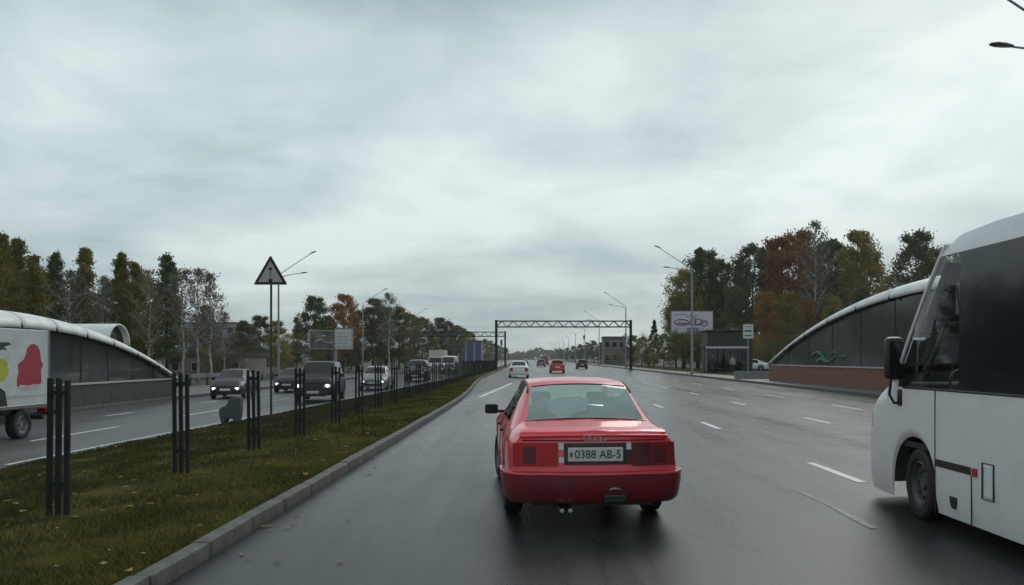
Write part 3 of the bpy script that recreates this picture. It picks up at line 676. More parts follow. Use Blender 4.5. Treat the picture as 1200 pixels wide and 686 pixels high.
# ---------------- white minibus alongside
BUSW = car_paint('bus_white', (.78, .80, .79), .35, .10, .4)
BLKGL = mat('black_bus_glass', (.008, .013, .022), .10, spec=.62, bump=.5, bscale=.6)
BG = see_glass('bus_glass', (.88, .93, .93), 1.45)
bus = thing('minibus', 'white minibus with black side windows overtaking alongside the red saloon', 'minibus', (4.98, 1.8, 0), 0)
BL = 7.7; BWH = 1.05
BTOP = [(0, 2.70), (.1, 2.86), (5.0, 2.86), (5.55, 2.83), (5.78, 2.76), (6.42, 1.86), (6.74, 1.46), (7.15, 1.27), (7.45, 1.08), (7.60, .86), (7.66, .70), (7.70, .56)]
BWD = [(0, .97), (.2, 1.0), (6.0, 1.0), (6.5, .995), (6.9, .985), (7.2, .965), (7.45, .925), (7.6, .87), (7.7, .78)]
def bring(y):
    w = smooth_at(BWD, y, .05) * BWH; t = smooth_at(BTOP, y, .05); zb = arches(y, (1.35, 6.3), .37, .37, .15, R=.47)
    zs = [zb, max(.3, zb + .04), max(.62, zb + .08), max(.80, zb + .11), 1.10, 1.345, 2.0, 2.63, 2.70]
    xs = [.97, .995, 1.0, 1.0, 1.0, .998, .99, .975, .962]
    o = []
    for k, (x, z) in enumerate(zip(xs, zs)):
        cap = t - .065 + .003 * k
        if z > cap: o.append((w * (x if t > 2.6 else min(x, .995 - .002 * k)), y, max(cap, zb + .01 * k)))
        else: o.append((w * x, y, z))
    return o + [(w * (.90 if t > 2.6 else .955), y, t - .018), (w * .5, y, t + .012), (0, y, t + .02)]
def bcls(y, j, z, sd):
    if 5 <= j <= 6 and z > 1.34:
        if 5.42 < y < 6.62: return 'cab_window#%d' % sd
        if .35 < y < 5.42: return 'window_band#%d' % sd
    if j >= 9 and 5.80 < y < 6.72: return 'windscreen'
    return 'body'
ys = sorted(set(np.arange(0, BL + .001, .06).round(3)) | {.35, 5.42, 5.80, 6.62, 6.72, 7.70} | {round(a + s * .47 * c, 3) for a in (1.35, 6.3) for s in (-1, 1) for c in (1, .98, .9, .7, .4)})
BD = loft(ys, bring, bcls, dict(body=BUSW, cab_window=BG, window_band=BLKGL, windscreen=BG), bus, bulge=(.03, .12), smooth=32)
for s in (-1, 1):
    for y in (1.35, 6.24): wheel(bus, s * .90, y, .365, .22, s, mat('bus_rim', (.10, .10, .10), .5, .4, noise=.3), 8, math.radians(-6) if y > 3 else 0)
MB().box(-.76, .76, .2, 6.95, .2, .70).build('underbody', BLACK, bus)
SEAM = mat('panel_seam', (.03, .03, .03), .8); X = -BWH
m = MB(); m.tube([(X + .0, 5.83, .15), (X - .001, 5.83, .6), (X - .001, 5.83, 1.1), (X, 5.83, 1.34)], .007, 4); m.build('panel_seam', SEAM, bus)
m = MB(); m.tube([(X, 5.20, .15), (X - .001, 5.20, .60)], .007, 4); m.build('panel_seam', SEAM, bus)
m = MB(); m.tube([(X + .033, 6.86, .25), (X + .03, 6.85, .7), (X + .04, 6.82, 1.05), (X + .06, 6.76, 1.3)], .004, 4); m.build('panel_seam', SEAM, bus)
MB().box(X - .006, X + .02, 5.21, 5.82, .605, .675, .003).build('dark_strip', mat('dark_brown_strip', (.02, .017, .012), .4), bus)
MB().box(X - .012, X + .02, 5.105, 5.185, .60, .675, .005).build('side_marker', mat('red_reflector', (.45, .03, .03), .25), bus)
ft = MB().tube([(X - .002, 4.86, .43), (X - .002, 4.86, .74), (X - .002, 5.03, .74), (X - .002, 5.03, .43)], .009, 4, closed=True).build('service_flap', SEAM, bus)
MB().box(X - .008, X + .01, 4.878, 5.012, .448, .722, .006).build('flap_door', BUSW, ft)
MB().tube([(X - .01, 5.0, .46), (X - .01, 5.0, .71)], .003, 4).build('flap_hinge', STEEL, ft)
MB().prism([(5.44, .36), (5.56, .36), (5.555, .30), (5.52, .25), (5.48, .25), (5.445, .30)], 'x', X - .006, X + .01).build('lock_cover', BLACK, bus)
MB().box(X + .02, X + .05, 6.60, 6.70, 1.08, 1.14, .008).build('side_indicator', mat('grey_lens', (.25, .26, .27), .2), bus)
# black edge beneath windows and the roof fairing joint
m = MB(); m.tube([(X + .002, y, 1.345) for y in np.linspace(.3, 6.5, 20)], .012, 5); m.build('window_rubber', BLACK, bus)
m = MB(); m.tube([(X + .09, 5.50, 2.60), (X + .14, 5.50, 2.735), (X + .4, 5.50, 2.81), (0, 5.50, 2.83), (-X - .4, 5.50, 2.81), (-X - .14, 5.50, 2.735), (-X - .09, 5.50, 2.60)], .008, 5); m.build('roof_seam', SEAM, bus)
for s in (-1, 1): MB().tube([(s * 1.005, 5.70, 2.74), (s * 1.015, 6.05, 2.33), (s * 1.02, 6.42, 1.83), (s * 1.015, 6.74, 1.40)], [.022, .024, .026, .028], 8).build('windscreen_pillar', BUSW, bus, smooth=40)
# mirror on its arms
mr = MB(); mr.box(X - .12, X + .07, 6.58, 6.72, 1.42, 1.88, .05); mrr = mr.build('wing_mirror', BLACK, bus, smooth=40)
MB().box(X - .10, X + .05, 6.572, 6.579, 1.47, 1.83, .003).build('mirror_glass', OPGLASS, mrr)
m = MB(); m.tube([(X - .05, 6.65, 1.43), (X - .07, 6.65, 1.26), (X - .03, 6.63, 1.17), (X + .08, 6.60, 1.18)], .016, 8); m.box(X - .01, X + .07, 6.52, 6.62, 1.14, 1.32, .02); m.build('mirror_arm', BLACK, mrr, smooth=40)
for s in (-1, 1):
    m = MB(); rows = []
    for i in range(6):
        a = i / 5; y = 7.10 + .32 * a; rows.append([(s * (smooth_at(BWD, y, .05) * BWH * .985 + .014), y, z) for z in (.86 - .0 * a, .95, 1.06 - .05 * a)])
    m.grid(rows); m.build('headlight', LENS, bus, smooth=True)
# cab interior
MB().box(-1.0, 1.0, .4, 6.9, .72, .78).build('cab_floor', BLACK, bus)
MB().box(-.96, .96, 6.20, 6.62, .80, 1.40, .06).build('dashboard', DARKINT, bus, smooth=40)
st = MB().box(-.78, -.28, 5.35, 5.50, .95, 1.75, .06).build('driver_seat', DARKINT, bus, smooth=40)
MB().box(-.78, -.28, 5.45, 5.98, .90, 1.05, .05).build('seat_cushion', DARKINT, st, smooth=40)
MB().tube([(-.52 + .22 * math.cos(t), 6.12 + .12 * math.sin(t), 1.36 + .18 * math.sin(t)) for t in np.linspace(0, 6.283, 22, endpoint=False)], .016, 6, closed=True).build('steering_wheel', BLACK, bus, smooth=True)
MB().box(-.99, .99, 5.26, 5.31, .80, 2.62).build('partition', mat('bus_partition', (.07, .075, .085), .5), bus)
cd = MB().box(-.965, -.955, 5.46, 5.62, 2.06, 2.36).build('window_card', mat('grey_card', (.30, .31, .36), .6), bus)
MB().tube([(-.968, 5.60, 2.34), (-.968, 5.54, 2.10), (-.968, 5.48, 2.34)], .006, 4, cap=True).build('card_mark', INK, cd)
def wsy(z): return 5.78 + (6.74 - 5.78) * (2.76 - z) / (2.76 - 1.46) - .05
m = MB(); m.grid([[(x, wsy(z), z) for x in np.linspace(-.93, .93, 7)] for z in (2.06, 2.3, 2.58)]); bl = m.build('windscreen_blind', mat('blue_grey_blind', (.15, .17, .22), .7), bus, fix=False)
MB().tube([(-.94, wsy(2.05), 2.05), (.94, wsy(2.05), 2.05)], .022, 6).build('blind_rod', INK, bl)
MB().tube([(-.70, wsy(2.05) - .01, 2.05), (-.70, wsy(1.42) - .01, 1.42)], .018, 6).build('cab_post', INK, bus)
m = MB(); m.grid([[(x, wsy(z) - .01, z) for x in (-.985, -.83)] for z in (1.56, 1.70, 1.84)]); m.build('windscreen_card', mat('pale_card', (.42, .45, .44), .7), bus, fix=False)

# ---------------- box truck on the oncoming side
TRW = mat('truck_panel_white', (.55, .57, .57), .45, noise=.12, nscale=2)
def box_truck(name, label, loc, rz, body, L, H, zb, wd, prints=False):
    t = thing(name, label, 'truck', loc, rz)      # rear at y=0, front towards +y
    h = wd / 2
    bx = MB().box(-h, h, 0, L, zb, H, .02).build('cargo_box', body, t)
    for s in (-1, 1):
        MB().box(s * h - .02, s * h + .02, -.01, L + .01, zb - .03, zb + .045, .008).build('box_rail', CHROME if prints else STEEL, bx)
        MB().box(s * h - .02, s * h + .02, -.012, .03, zb + .05, H + .01, .008).build('corner_trim', STEEL, bx)
        MB().box(s * .4 - .04, s * .4 + .04, .1, L + 1.6, zb - .22, zb - .05).build('chassis_rail', BLACK, t)
        for y in (1.0, L + .75): wheel(t, s * (h - .14), y, .36, .24, s, RIMST, 6)
        MB().box(s * (h - .08) - .02, s * (h - .08) + .02, 1.6, L - .2, .42, .62, .01).build('side_guard', BLACK, t)
        tl = MB().box(s * (h - .18) - .12, s * (h - .18) + .12, -.02, .02, zb - .2, zb - .09, .01).build('tail_lamp', REDLENS, t)
    MB().box(-h * .9, h * .9, .02, .12, .42, .54, .01).build('under_run_bar', BLACK, t)
    prof = [(L + .12, .45), (L + .12, 2.05), (L + .35, 2.15), (L + .95, 2.1), (L + 1.45, 1.35), (L + 2.0, 1.15), (L + 2.15, .85), (L + 2.15, .42)]
    cab = MB().prism(prof, 'x', -h * .92, h * .92).build('cab', mat('truck_cab_paint', (.05, .05, .055), .35, coat=.5) if prints else body, t)
    MB().prism([(L + 1.0, 2.03), (L + 1.44, 1.40), (L + 1.47, 1.42), (L + 1.03, 2.06)], 'x', -h * .82, h * .82).build('windscreen', OPGLASS, cab)
    for s in (-1, 1):
        MB().prism([(L + .4, 1.38), (L + .4, 1.98), (L + .92, 1.98), (L + 1.32, 1.38)], 'x', s * h * .92 - .006, s * h * .92 + .006).build('side_window', OPGLASS, cab)
        a, b = sorted((s * h * .5, s * h * .82)); MB().box(a, b, L + 2.14, L + 2.17, .78, .95, .01).build('headlight', LENS, cab)
    return t, bx
tr, bx = box_truck('box_truck', 'white box truck printed with a red figure, passing the far glass pavilion', onc(-13.55, 20.4), PI, TRW, 3.6, 2.72, .80, 2.06, prints=True)
# printed pictures on the side that faces the median  (local -x side is world +x)
def print_poly(name, pts, col, parent, off, x=-1.03):
    v = [(x - off, p[0], p[1]) for p in pts]; return from_data(name, v, [tuple(range(len(v)))], mat('print_' + name, col, .5, noise=.12, nscale=5), parent)
fig = [(.50, 1.10), (.40, 1.13), (.30, 1.12), (.26, 1.16), (.27, 1.5), (.235, 1.56), (.235, 1.64), (.27, 1.70), (.285, 1.95), (.33, 2.08), (.40, 2.14), (.46, 2.13), (.53, 2.04), (.56, 1.86), (.60, 1.74), (.70, 1.63), (.69, 1.42), (.72, 1.30), (.72, 1.12), (.70, 1.06), (.66, 1.13)]
fig = [(.26 + (y - .235) * 2.1, z + .22) for y, z in fig]
print_poly('red_figure', fig, (.36, .035, .055), bx, .003)
print_poly('pink_underprint', [(.32, 1.36), (1.27, 1.27), (1.0, 1.18), (.5, 1.2)], (.52, .40, .42), bx, .0025)
print_poly('grey_band', [(.02, 1.02), (2.9, 1.0), (2.9, 1.12), (.02, 1.07)], (.42, .43, .45), bx, .0022)
rr = random.Random(8)
print_poly('dark_motif', [(1.48 + .9 * a, 2.22 + .12 * b + .02 * rr.random()) for a, b in ((0, .9), (.1, 1.2), (.5, 1.3), (1, 1.2), (1, -.6), (.6, -.9), (.4, -.3), (.15, -.2), (.3, .3))], (.035, .035, .04), bx, .0028)
yv = []
for k in range(26):
    a = 2 * PI * k / 26; r = .32 + .06 * rr.random() + (.05 if k % 2 else 0); yv.append((1.95 + r * math.cos(a), 1.72 + r * .8 * math.sin(a)))
print_poly('yellow_flowers', yv, (.46, .44, .04), bx, .0034)
print_poly('dark_foot', [(1.62, .85), (2.9, .85), (2.9, 1.50), (2.3, 1.46), (2.0, 1.36), (1.7, 1.2)], (.02, .025, .02), bx, .0031)
box_truck('cream_truck', 'cream box truck on the oncoming carriageway behind the white van', onc(-13.9, 120), PI, mat('cream_panel', (.50, .47, .40), .5, noise=.15, nscale=2), 4.2, 3.2, .85, 2.3)

# ------------------------------------------------------------------ underpass pavilions
PGLASS = see_glass('pavilion_glass', (.34, .37, .37), 1.5, .10, sheen_film=.36, film_col=(.165, .176, .178), streak=True)  # streaked film mixes grime with painted pale reflections
RWHITE = mat('pavilion_roof_sheet', (.78, .78, .75), .42, noise=.14, nscale=1.2)
def pavilion(name, label, X0, sg, ymid, half, zbase, zpl, zend, zpeak, width, crown, plinth_mat, npan, graffiti=False):
    """long arched canopy parallel to the road; X0 = wall facing the road, sg = direction away from it"""
    t = thing(name, label, 'pavilion', (X0, ymid, zbase)); zo = zbase
    def eave(u): return zend + (zpeak - zend) * (1 - abs(u) ** 2.0)
    def crn(u): return crown * (0.35 + .65 * (1 - u * u))
    # plinth slabs
    n = 12
    for wx in (0, sg * width):
        for k in range(n):
            y0, y1 = -half + 2 * half * k / n, -half + 2 * half * (k + 1) / n
            a, b = sorted((wx, wx + sg * .3 if wx == 0 else wx - sg * .3))
            MB().box(a, b, y0 + .006, y1 - .006, -.1, zpl - zo, .012).build('plinth_slab', plinth_mat, t)
        a, b = sorted((wx - sg * .05, wx + sg * .35)) if wx == 0 else sorted((wx + sg * .05, wx - sg * .35))
        MB().box(a, b, -half - .05, half + .05, zpl - zo + .002, zpl - zo + .08, .01).build('coping', mat('pale_coping', (.42, .42, .40), .6, noise=.2), t)
    # glass panes and mullions on both long walls
    for wx in (sg * .12, sg * (width - .12)):
        for k in range(npan):
            u0, u1 = -1 + 2 * k / npan, -1 + 2 * (k + 1) / npan
            us = [u0 + (u1 - u0) * q / 4 for q in range(5)]
            top = [(half * u, max(zpl + .1, eave(u)) - zo) for u in us]
            poly = [(half * u0 + .03, zpl - zo + .085)] + [(min(max(y, half * u0 + .03), half * u1 - .03), z) for y, z in top] + [(half * u1 - .03, zpl - zo + .085)]
            MB().prism(poly, 'x', wx - .008, wx + .008).build('glass_pane', PGLASS, t)
            if k:
                MB().box(wx - .03, wx + .03, half * u0 - .028, half * u0 + .028, zpl - zo + .082, eave(u0) - zo).build('mullion', mat('mullion_metal', (.04, .042, .042), .5, .3), t)
    # roof sheets: barrel-shaped across, arched along
    def cs(u):
        e, c = eave(u) - zo, crn(u); o = []
        for k in range(25):
            th = PI * k / 24; cth = math.cos(th); o.append((sg * (width / 2) - sg * (width / 2 + .16) * math.copysign(abs(cth) ** .62, cth), half * u, e - .06 + (c + .06) * math.sin(th) ** .75))
        return o
    mp = npan
    for k in range(mp):
        u0, u1 = -1 + 2 * k / mp, -1 + 2 * (k + 1) / mp; rows = [cs(u0 + (u1 - u0) * (q / 5) + (.0007 if q == 0 else -.0007 if q == 5 else 0)) for q in range(6)]
        m = MB(); m.grid(rows); o = m.build('roof_sheet', RWHITE, t, smooth=50)
        sol = o.modifiers.new('thickness', 'SOLIDIFY'); sol.thickness = .06; sol.offset = -1
    for u in [-1 + 2 * k / mp for k in range(1, mp)]:
        MB().tube([(p[0], p[1], p[2] - .10) for p in cs(u)], .045, 6).build('roof_rib', DARKST, t, smooth=True)
    MB().box(*sorted((sg * .2, sg * (width - .2))), -half + .2, half - .2, .0, .03).build('passage_floor', mat('passage_floor', (.06, .06, .06), .7), t)
    ba, bb = sorted((sg * (width - .6), sg * (width - .5)))
    MB().box(ba, bb, -half * .8, half * .8, .05, min(2.4, zpl - zo + 1.4)).build('stair_wall', mat('stair_wall', (.10, .10, .10), .8, noise=.3, nscale=1), t)
    if graffiti:
        G = mat('green_spray_paint', (.06, .20, .13), .6); r = random.Random(3); m = MB()
        for (ya, za, yb, zb2, bow, wd) in ((14.2, .62, 12.1, .50, .30, .09), (13.4, .30, 11.6, .34, .16, .10), (12.6, .42, 10.4, .62, -.18, .07), (11.4, .66, 10.2, .78, .10, .05), (9.9, .40, 9.1, .55, .12, .05)):
            p = [(sg * .06, ya + (yb - ya) * q / 9 + .06 * r.random(), zpl - zo + za + (zb2 - za) * q / 9 + bow * math.sin(PI * q / 9)) for q in range(10)]
            m.tube(p, [wd * (.3 + .7 * math.sin(PI * (q + .5) / 10)) for q in range(10)], 5)
        m.build('spray_tag', G, t)['kind'] = 'stuff'
    return t
BRK = mat('brown_brick_tile', (.20, .078, .05), .6, noise=.35, nscale=5, bump=.3, bscale=18)
DKG = mat('dark_grey_tile', (.055, .055, .056), .55, noise=.25, nscale=3)
pavilion('underpass_pavilion', 'arched glass underpass pavilion on brown brick plinth beside the bus shelter', 16.45, 1, 32, 22.2, .14, 1.15, 1.22, 4.5, 5.4, .72, BRK, 12, True)
lp = pavilion('underpass_pavilion', 'low arched glass underpass pavilion on dark grey plinth behind the box truck', -18.3, -1, 28, 12.4, -.33, .56, .66, 2.80, 4.6, .64, DKG, 12)
# barrel-vaulted stair canopy behind the far pavilion
t = thing('vaulted_canopy', 'barrel vaulted canopy with dark arched mouth behind the low far pavilion', 'canopy', (-26.3, 50.2, -.5))
rows = []
for k in range(7):
    x = -6.0 * k / 6; rows.append([(x, 1.35 * math.cos(PI * q / 14), 3.0 + 1.35 * math.sin(PI * q / 14)) for q in range(15)])
m = MB(); m.grid(rows); o = m.build('vault_roof', RWHITE, t, smooth=True); sm = o.modifiers.new('thickness', 'SOLIDIFY'); sm.thickness = .1
for s in (-1, 1): MB().box(-6, 0, s * 1.3 - .06, s * 1.3 + .06, 0, 3.0).build('side_wall', DKG, t)
MB().box(-5.9, -5.8, -1.25, 1.25, 0, 4.1).build('end_wall', BLACK, t)
MB().prism([(-1.28, 3.0)] + [(1.28 * math.cos(PI - PI * q / 16), 3.0 + 1.28 * math.sin(PI * q / 16)) for q in range(17)], 'x', -.42, -.38).build('mouth_shade_panel', OPGLASS, t)  # dark panel added inside the mouth to stand in for its shade
# low concrete parapet at the pavilion's end
t = thing('concrete_parapet', 'low grey concrete parapet between the bus shelter and the brick pavilion', 'parapet', (16.2, 57.5, .14))
for k in range(4): MB().box(-1.25 + .62 * k, -1.25 + .62 * k + .61, -.15, .15, -.1, .55, .015).build('slab', mat('grey_cast_concrete', (.22, .22, .215), .75, noise=.2, nscale=3), t)

# ------------------------------------------------------------------ fence in the median
def med_zx(x, y): t = (x - (kx(y) - .14)) / (lx(y) - (kx(y) - .14)); return med_z(max(0, min(1, t)))
fence = thing('median_fence', 'dark metal median fence of triple-bar posts and thin wire panels in the grass', 'fence', (-4.9, 8.1, 0))
bar = None; tie = None; wires = None; FY = [8.14 + 2.87 * k for k in range(36)]
rf = random.Random(11)
for k, y in enumerate(FY):
    p = MB().box(-.12, .12, -.045, .045, -.15, -.02, .01); pass
    if bar is None:
        o = p.build('post', DARKST, fence); pm = o.data
    else: o = link(bpy.data.objects.new('post', pm), fence)
    o.location = (rf.uniform(-.03, .03), y - 8.1, med_zx(-4.9, y)); o.rotation_euler = (rf.uniform(-.012, .012), rf.uniform(-.012, .012), rf.uniform(-.06, .06))
    for q, x in enumerate((-.09, 0, .09)):
        if bar is None: b = MB().box(-.023, .023, -.025, .025, -.1, 1.40, .006).build('bar', DARKST, o); bar = b.data
        else: b = link(bpy.data.objects.new('bar', bar), o)
        b.location = (x, .0, -.02 * (q == 2))
    for z in (.28, 1.22):
        if tie is None: b = MB().box(-.105, .105, -.02, .02, 0, .05).build('tie_plate', DARKST, o); tie = b.data
        else: b = link(bpy.data.objects.new('tie_plate', tie), o)
        b.location = (0, 0, z)
    if k > 1:
        if wires is None:
            m = MB()
            for i in range(1, 56): m.tube([(0, .05 * i, .06), (0, .05 * i, 1.22)], .0022, 3, cap=False)
            for z in (.1, .45, .8, 1.18): m.tube([(0, .02, z), (0, 2.84, z)], .003, 3, cap=False)
            w = m.build('wire_panel', DARKST, fence, fix=False); wires = w.data
        else: w = link(bpy.data.objects.new('wire_panel', wires), fence)
        w.location = (0, y - 8.1, med_zx(-4.9, y))

# squat grey block on the verge
pts = [(-.24, .0), (-.12, .0), (-.10, .10), (-.06, .14), (.06, .14), (.10, .10), (.12, .0), (.23, .0), (.28, .2), (.30, .45), (.30, .74), (.10, .75), (-.02, .70), (-.06, .58), (-.12, .50), (-.24, .46), (-.30, .40), (-.30, .26)]
t = thing('concrete_block', 'squat grey armchair-shaped block with two stub feet at the grass edge', 'block', (-8.55, 22.4, -.2), 0)
o = MB().prism(pts, 'y', -.14, .14).build('block_body', mat('grey_green_cast', (.065, .075, .075), .7, noise=.2, nscale=4), t)
bv = o.modifiers.new('soft_edges', 'BEVEL'); bv.width = .03; bv.segments = 3; bv.angle_limit = math.radians(20)

# ------------------------------------------------------------------ warning sign
t = thing('warning_sign', 'triangular warning sign with dark border and two stacked dots on a tall post', 'road sign', (-8.02, 24.2, -.2))
MB().tube([(0, .05, -.2), (0, .05, 4.95)], .035, 10).build('post', mat('sign_post_paint', (.035, .045, .045), .5), t, smooth=40)
def tri(sc, zc): return [(-.5 * sc, zc - .31 * sc * .93), (.5 * sc, zc - .31 * sc * .93), (0, zc + .62 * sc * .93)]
def rtri(sc, zc, r):
    P_ = [Vector(p) for p in tri(sc, zc)]; o = []
    for i in range(3):
        a, b, c = P_[i - 1], P_[i], P_[(i + 1) % 3]; d1, d2 = (a - b).normalized(), (c - b).normalized()
        for q in range(6): s_ = q / 5; o.append(tuple(b + d1 * r * (1 - s_) ** 2 + d2 * r * s_ ** 2))
    return o
zc = 4.42
bk = MB().prism(rtri(1.06, zc, .07), 'y', -.012, .012).build('sign_plate', mat('sign_edge_white', (.35, .36, .36), .5), t)
MB().prism(rtri(1.02, zc, .06), 'y', -.0165, -.0125).build('border', mat('sign_border_dark', (.022, .010, .012), .6), bk)
MB().prism(rtri(.76, zc - .005, .02), 'y', -.021, -.017).build('face', mat('sign_face', (.38, .35, .37), .5, noise=.08), bk)
for z, r in ((4.60, .055), (4.245, .065)): MB().prism([(r * math.cos(a), z + r * math.sin(a)) for a in np.linspace(0, 2 * PI, 16, endpoint=False)], 'y', -.025, -.0215).build('symbol_dot', INK, bk)
MB().prism([(-.014, 4.34), (.014, 4.34), (.022, 4.52), (-.022, 4.52)], 'y', -.0245, -.0215).build('symbol_bar', mat('grey_ink', (.16, .15, .16), .6), bk)
for z in (4.25, 4.62): MB().box(-.06, .06, .014, .09, z, z + .03).build('clamp', STEEL, t)

# ------------------------------------------------------------------ street lamps
POLE = mat('concrete_lamp_pole', (.27, .27, .265), .7, noise=.15, nscale=3); HEADM = mat('lamp_head_shell', (.05, .052, .055), .45)
def make_lamp(d):
    t = thing('street_lamp', 'x', 'street lamp')
    MB().tube([(0, 0, -.3), (0, 0, 4.5), (0, 0, 9.6)], [.115, .10, .08], 12).build('pole', POLE, t, smooth=40)
    MB().box(-.16, .16, -.16, .16, -.3, .12, .03).build('base_collar', CONC, t)
    br = MB(); br.tube([(0, 0, 9.5), (0, 0, 9.95), (d * .18, 0, 10.12), (d * 3.1, 0, 12.05)], [.045, .045, .04, .03], 8); br.build('upper_arm', STEEL, t, smooth=40)
    MB().tube([(0, 0, 9.55), (d * .25, 0, 9.80), (d * 1.2, 0, 10.05), (d * 2.2, 0, 10.18)], [.045, .04, .035, .03], 8).build('lower_arm', STEEL, t, smooth=40)
    for (x, z, a) in ((3.05, 12.05, .62), (2.15, 10.18, .16)):
        h = MB(); n = 12; rows = []
        for (q, w_, hh) in ((-.06, .04, .04), (0, .07, .06), (.2, .12, .09), (.42, .13, .085), (.58, .08, .05), (.62, .02, .02)):
            rows.append([(q, w_ * math.cos(2 * PI * k / n), hh * (.9 if math.sin(2 * PI * k / n) > 0 else .45) * math.sin(2 * PI * k / n)) for k in range(n + 1)])
        h.grid(rows); ca, sa = math.cos(a * .6), math.sin(a * .6)
        h.v = [(d * (x + p[0] * ca - p[2] * sa), p[1], z + p[0] * sa + p[2] * ca) for p in h.v]
        h.build('lamp_head', HEADM, t, smooth=40)
    return t
rl = make_lamp(-1); ll = make_lamp(1)
rlab = ['street lamp with twin arms on the pavement beside the brick pavilion', 'tall twin-arm street lamp in front of the pink billboard', 'twin-arm street lamp just beyond the near road gantry']
for k, y in enumerate([21.8, 75, 128, 178, 225, 272, 320, 370, 420, 480, 540]):
    o = rl if k == 0 else copy_tree(rl); o.location = (15.5 if y != 75 else 15.4, y, .13)
    o['label'] = rlab[k] if k < 3 else 'distant twin-arm street lamp in the row along the right-hand pavement'; o['group'] = 'street lamps along the pavement'
for k, y in enumerate([75, 115, 160, 205, 250, 300, 350, 410, 470]):
    o = ll if k == 0 else copy_tree(ll); o.location = (-24.1 if k == 0 else -24.6, y, -.4)
    o['label'] = ['twin-arm street lamp rising behind the triangular warning sign', 'street lamp pole beside the white roadside billboard'][k] if k < 2 else 'distant twin-arm street lamp in the row beyond the oncoming carriageway'; o['group'] = 'street lamps beyond the oncoming carriageway'

# ------------------------------------------------------------------ gantries
def gantry(label, x0, x1, y, z0, zt, zb_):
    t = thing('road_gantry', label, 'gantry', (x0, y, z0)); w = x1 - x0; h0, h1 = zb_ - z0, zt - z0
    for x in (0, w):
        p = MB().box(x - .17, x + .17, -.17, .17, -.3, h1 + .15, .02).build('post', DARKST, t); MB().box(x - .35, x + .35, -.35, .35, -.3, .12, .03).build('footing', CONC, p)
    b = MB(); n = int(w / 1.5)
    for yy in (-.35, .35):
        for z in (h0, h1): b.box(-.1, w + .1, yy - .06, yy + .06, z - .07, z + .07)
    bo = b.build('beam', DARKST, t)
    for yy in (-.35, .35):
        d = MB()
        for k in range(n):
            xa, xb = w * k / n, w * (k + 1) / n; d.tube([(xa, yy, h0), ((xa + xb) / 2, yy, h1)], .045, 5, cap=False); d.tube([((xa + xb) / 2, yy, h1), (xb, yy, h0)], .045, 5, cap=False)
        d.build('lattice', DARKST, bo)
    d = MB()
    for k in range(n + 1): d.tube([(w * k / n, -.35, h1), (w * k / n, .35, h1)], .035, 4); d.tube([(w * k / n, -.35, h0), (w * k / n, .35, h0)], .035, 4)
    d.build('cross_ties', DARKST, bo)
    return t
gantry('dark lattice gantry spanning the carriageway ahead of the red saloon', -4.75, 13.75, 108, .0, 6.75, 5.95)
g2 = gantry('dark lattice gantry over the oncoming carriageway in front of the blue building', -22.7, -5.0, 153, -.2, 6.75, 5.9)

# ------------------------------------------------------------------ billboards
def bill(t, w, h, z0, rz=0, off=(0, 0), face=None, name='panel'):
    p = MB().box(-w / 2, w / 2, -.14, .14, z0, z0 + h, .02).build(name, mat('billboard_frame', (.30, .30, .30), .6), t)
    p.location = (off[0], off[1], 0); p.rotation_euler = (0, 0, rz)
    f = MB().box(-w / 2 + .12, w / 2 - .12, -.152, -.141, z0 + .12, z0 + h - .12).build('poster', face, p); return p, f
t = thing('billboard', 'white billboard with pink swirls and blue lettering blocks by the wood', 'billboard', (23.4, 114, .1))
MB().tube([(0, .3, -.3), (0, .3, 5.4)], .22, 14).build('column', STEEL, t, smooth=40)
MB().tube([(2.4, .3, -.3), (2.4, .3, 5.2)], .10, 10).build('brace_post', STEEL, t, smooth=40)
p, f = bill(t, 6.1, 3.3, 5.1, 0, (0, 0), mat('poster_pale_pink', (.60, .55, .58), .5, noise=.06, nscale=1))
PUR = mat('poster_purple', (.26, .12, .26), .5); BLU = mat('poster_blue', (.05, .08, .24), .5); PNK = mat('poster_pink', (.52, .30, .46), .5)
m = MB()
for (cx, cz, rx, rz_, k) in ((-1.55, 6.75, 1.05, .42, 0), (.9, 6.8, .55, .45, 1), (1.75, 6.65, .5, .42, 2), (.15, 6.9, .4, .5, 3)):
    m.tube([(cx + rx * math.cos(a), -.158, cz + rz_ * math.sin(a)) for a in np.linspace(0, 2 * PI, 24, endpoint=False)], .09, 4, closed=True)
m.tube([(-2.2, -.158, 6.7), (-.7, -.158, 6.55), (.6, -.158, 6.4), (2.2, -.158, 6.9)], .1, 4); m.tube([(-2.5, -.158, 7.85), (-.9, -.158, 7.9)], .05, 4); m.tube([(-.9, -.158, 7.65), (.7, -.158, 7.7)], .07, 4)
m.build('swirl_print', PUR, f)
m = MB(); m.box(-.75, 1.0, -.158, -.153, 5.3, 5.95); m.build('blue_print', BLU, f)
m = MB()
for k in range(5): m.box(-.68 + .34 * k, -.50 + .34 * k, -.163, -.159, 5.42, 5.85)
m.build('letter_blocks', mat('poster_light_blue', (.30, .38, .52), .5), f)
MB().box(-2.88, 2.88, -.158, -.153, 5.24, 5.29).build('blue_edge', BLU, f)
t = thing('billboard', 'V-shaped billboard with a dark picture panel and a white text panel', 'billboard', (-27.6, 110, -.9))
MB().tube([(0, .9, -.3), (0, .9, 5.0)], .25, 14).build('column', STEEL, t, smooth=40)
p, f = bill(t, 5.6, 2.75, 3.8, math.radians(52), (-1.7, 2.0), mat('poster_dark', (.035, .034, .034), .5, noise=.8, nscale=1.1, col2=(.22, .21, .20)))
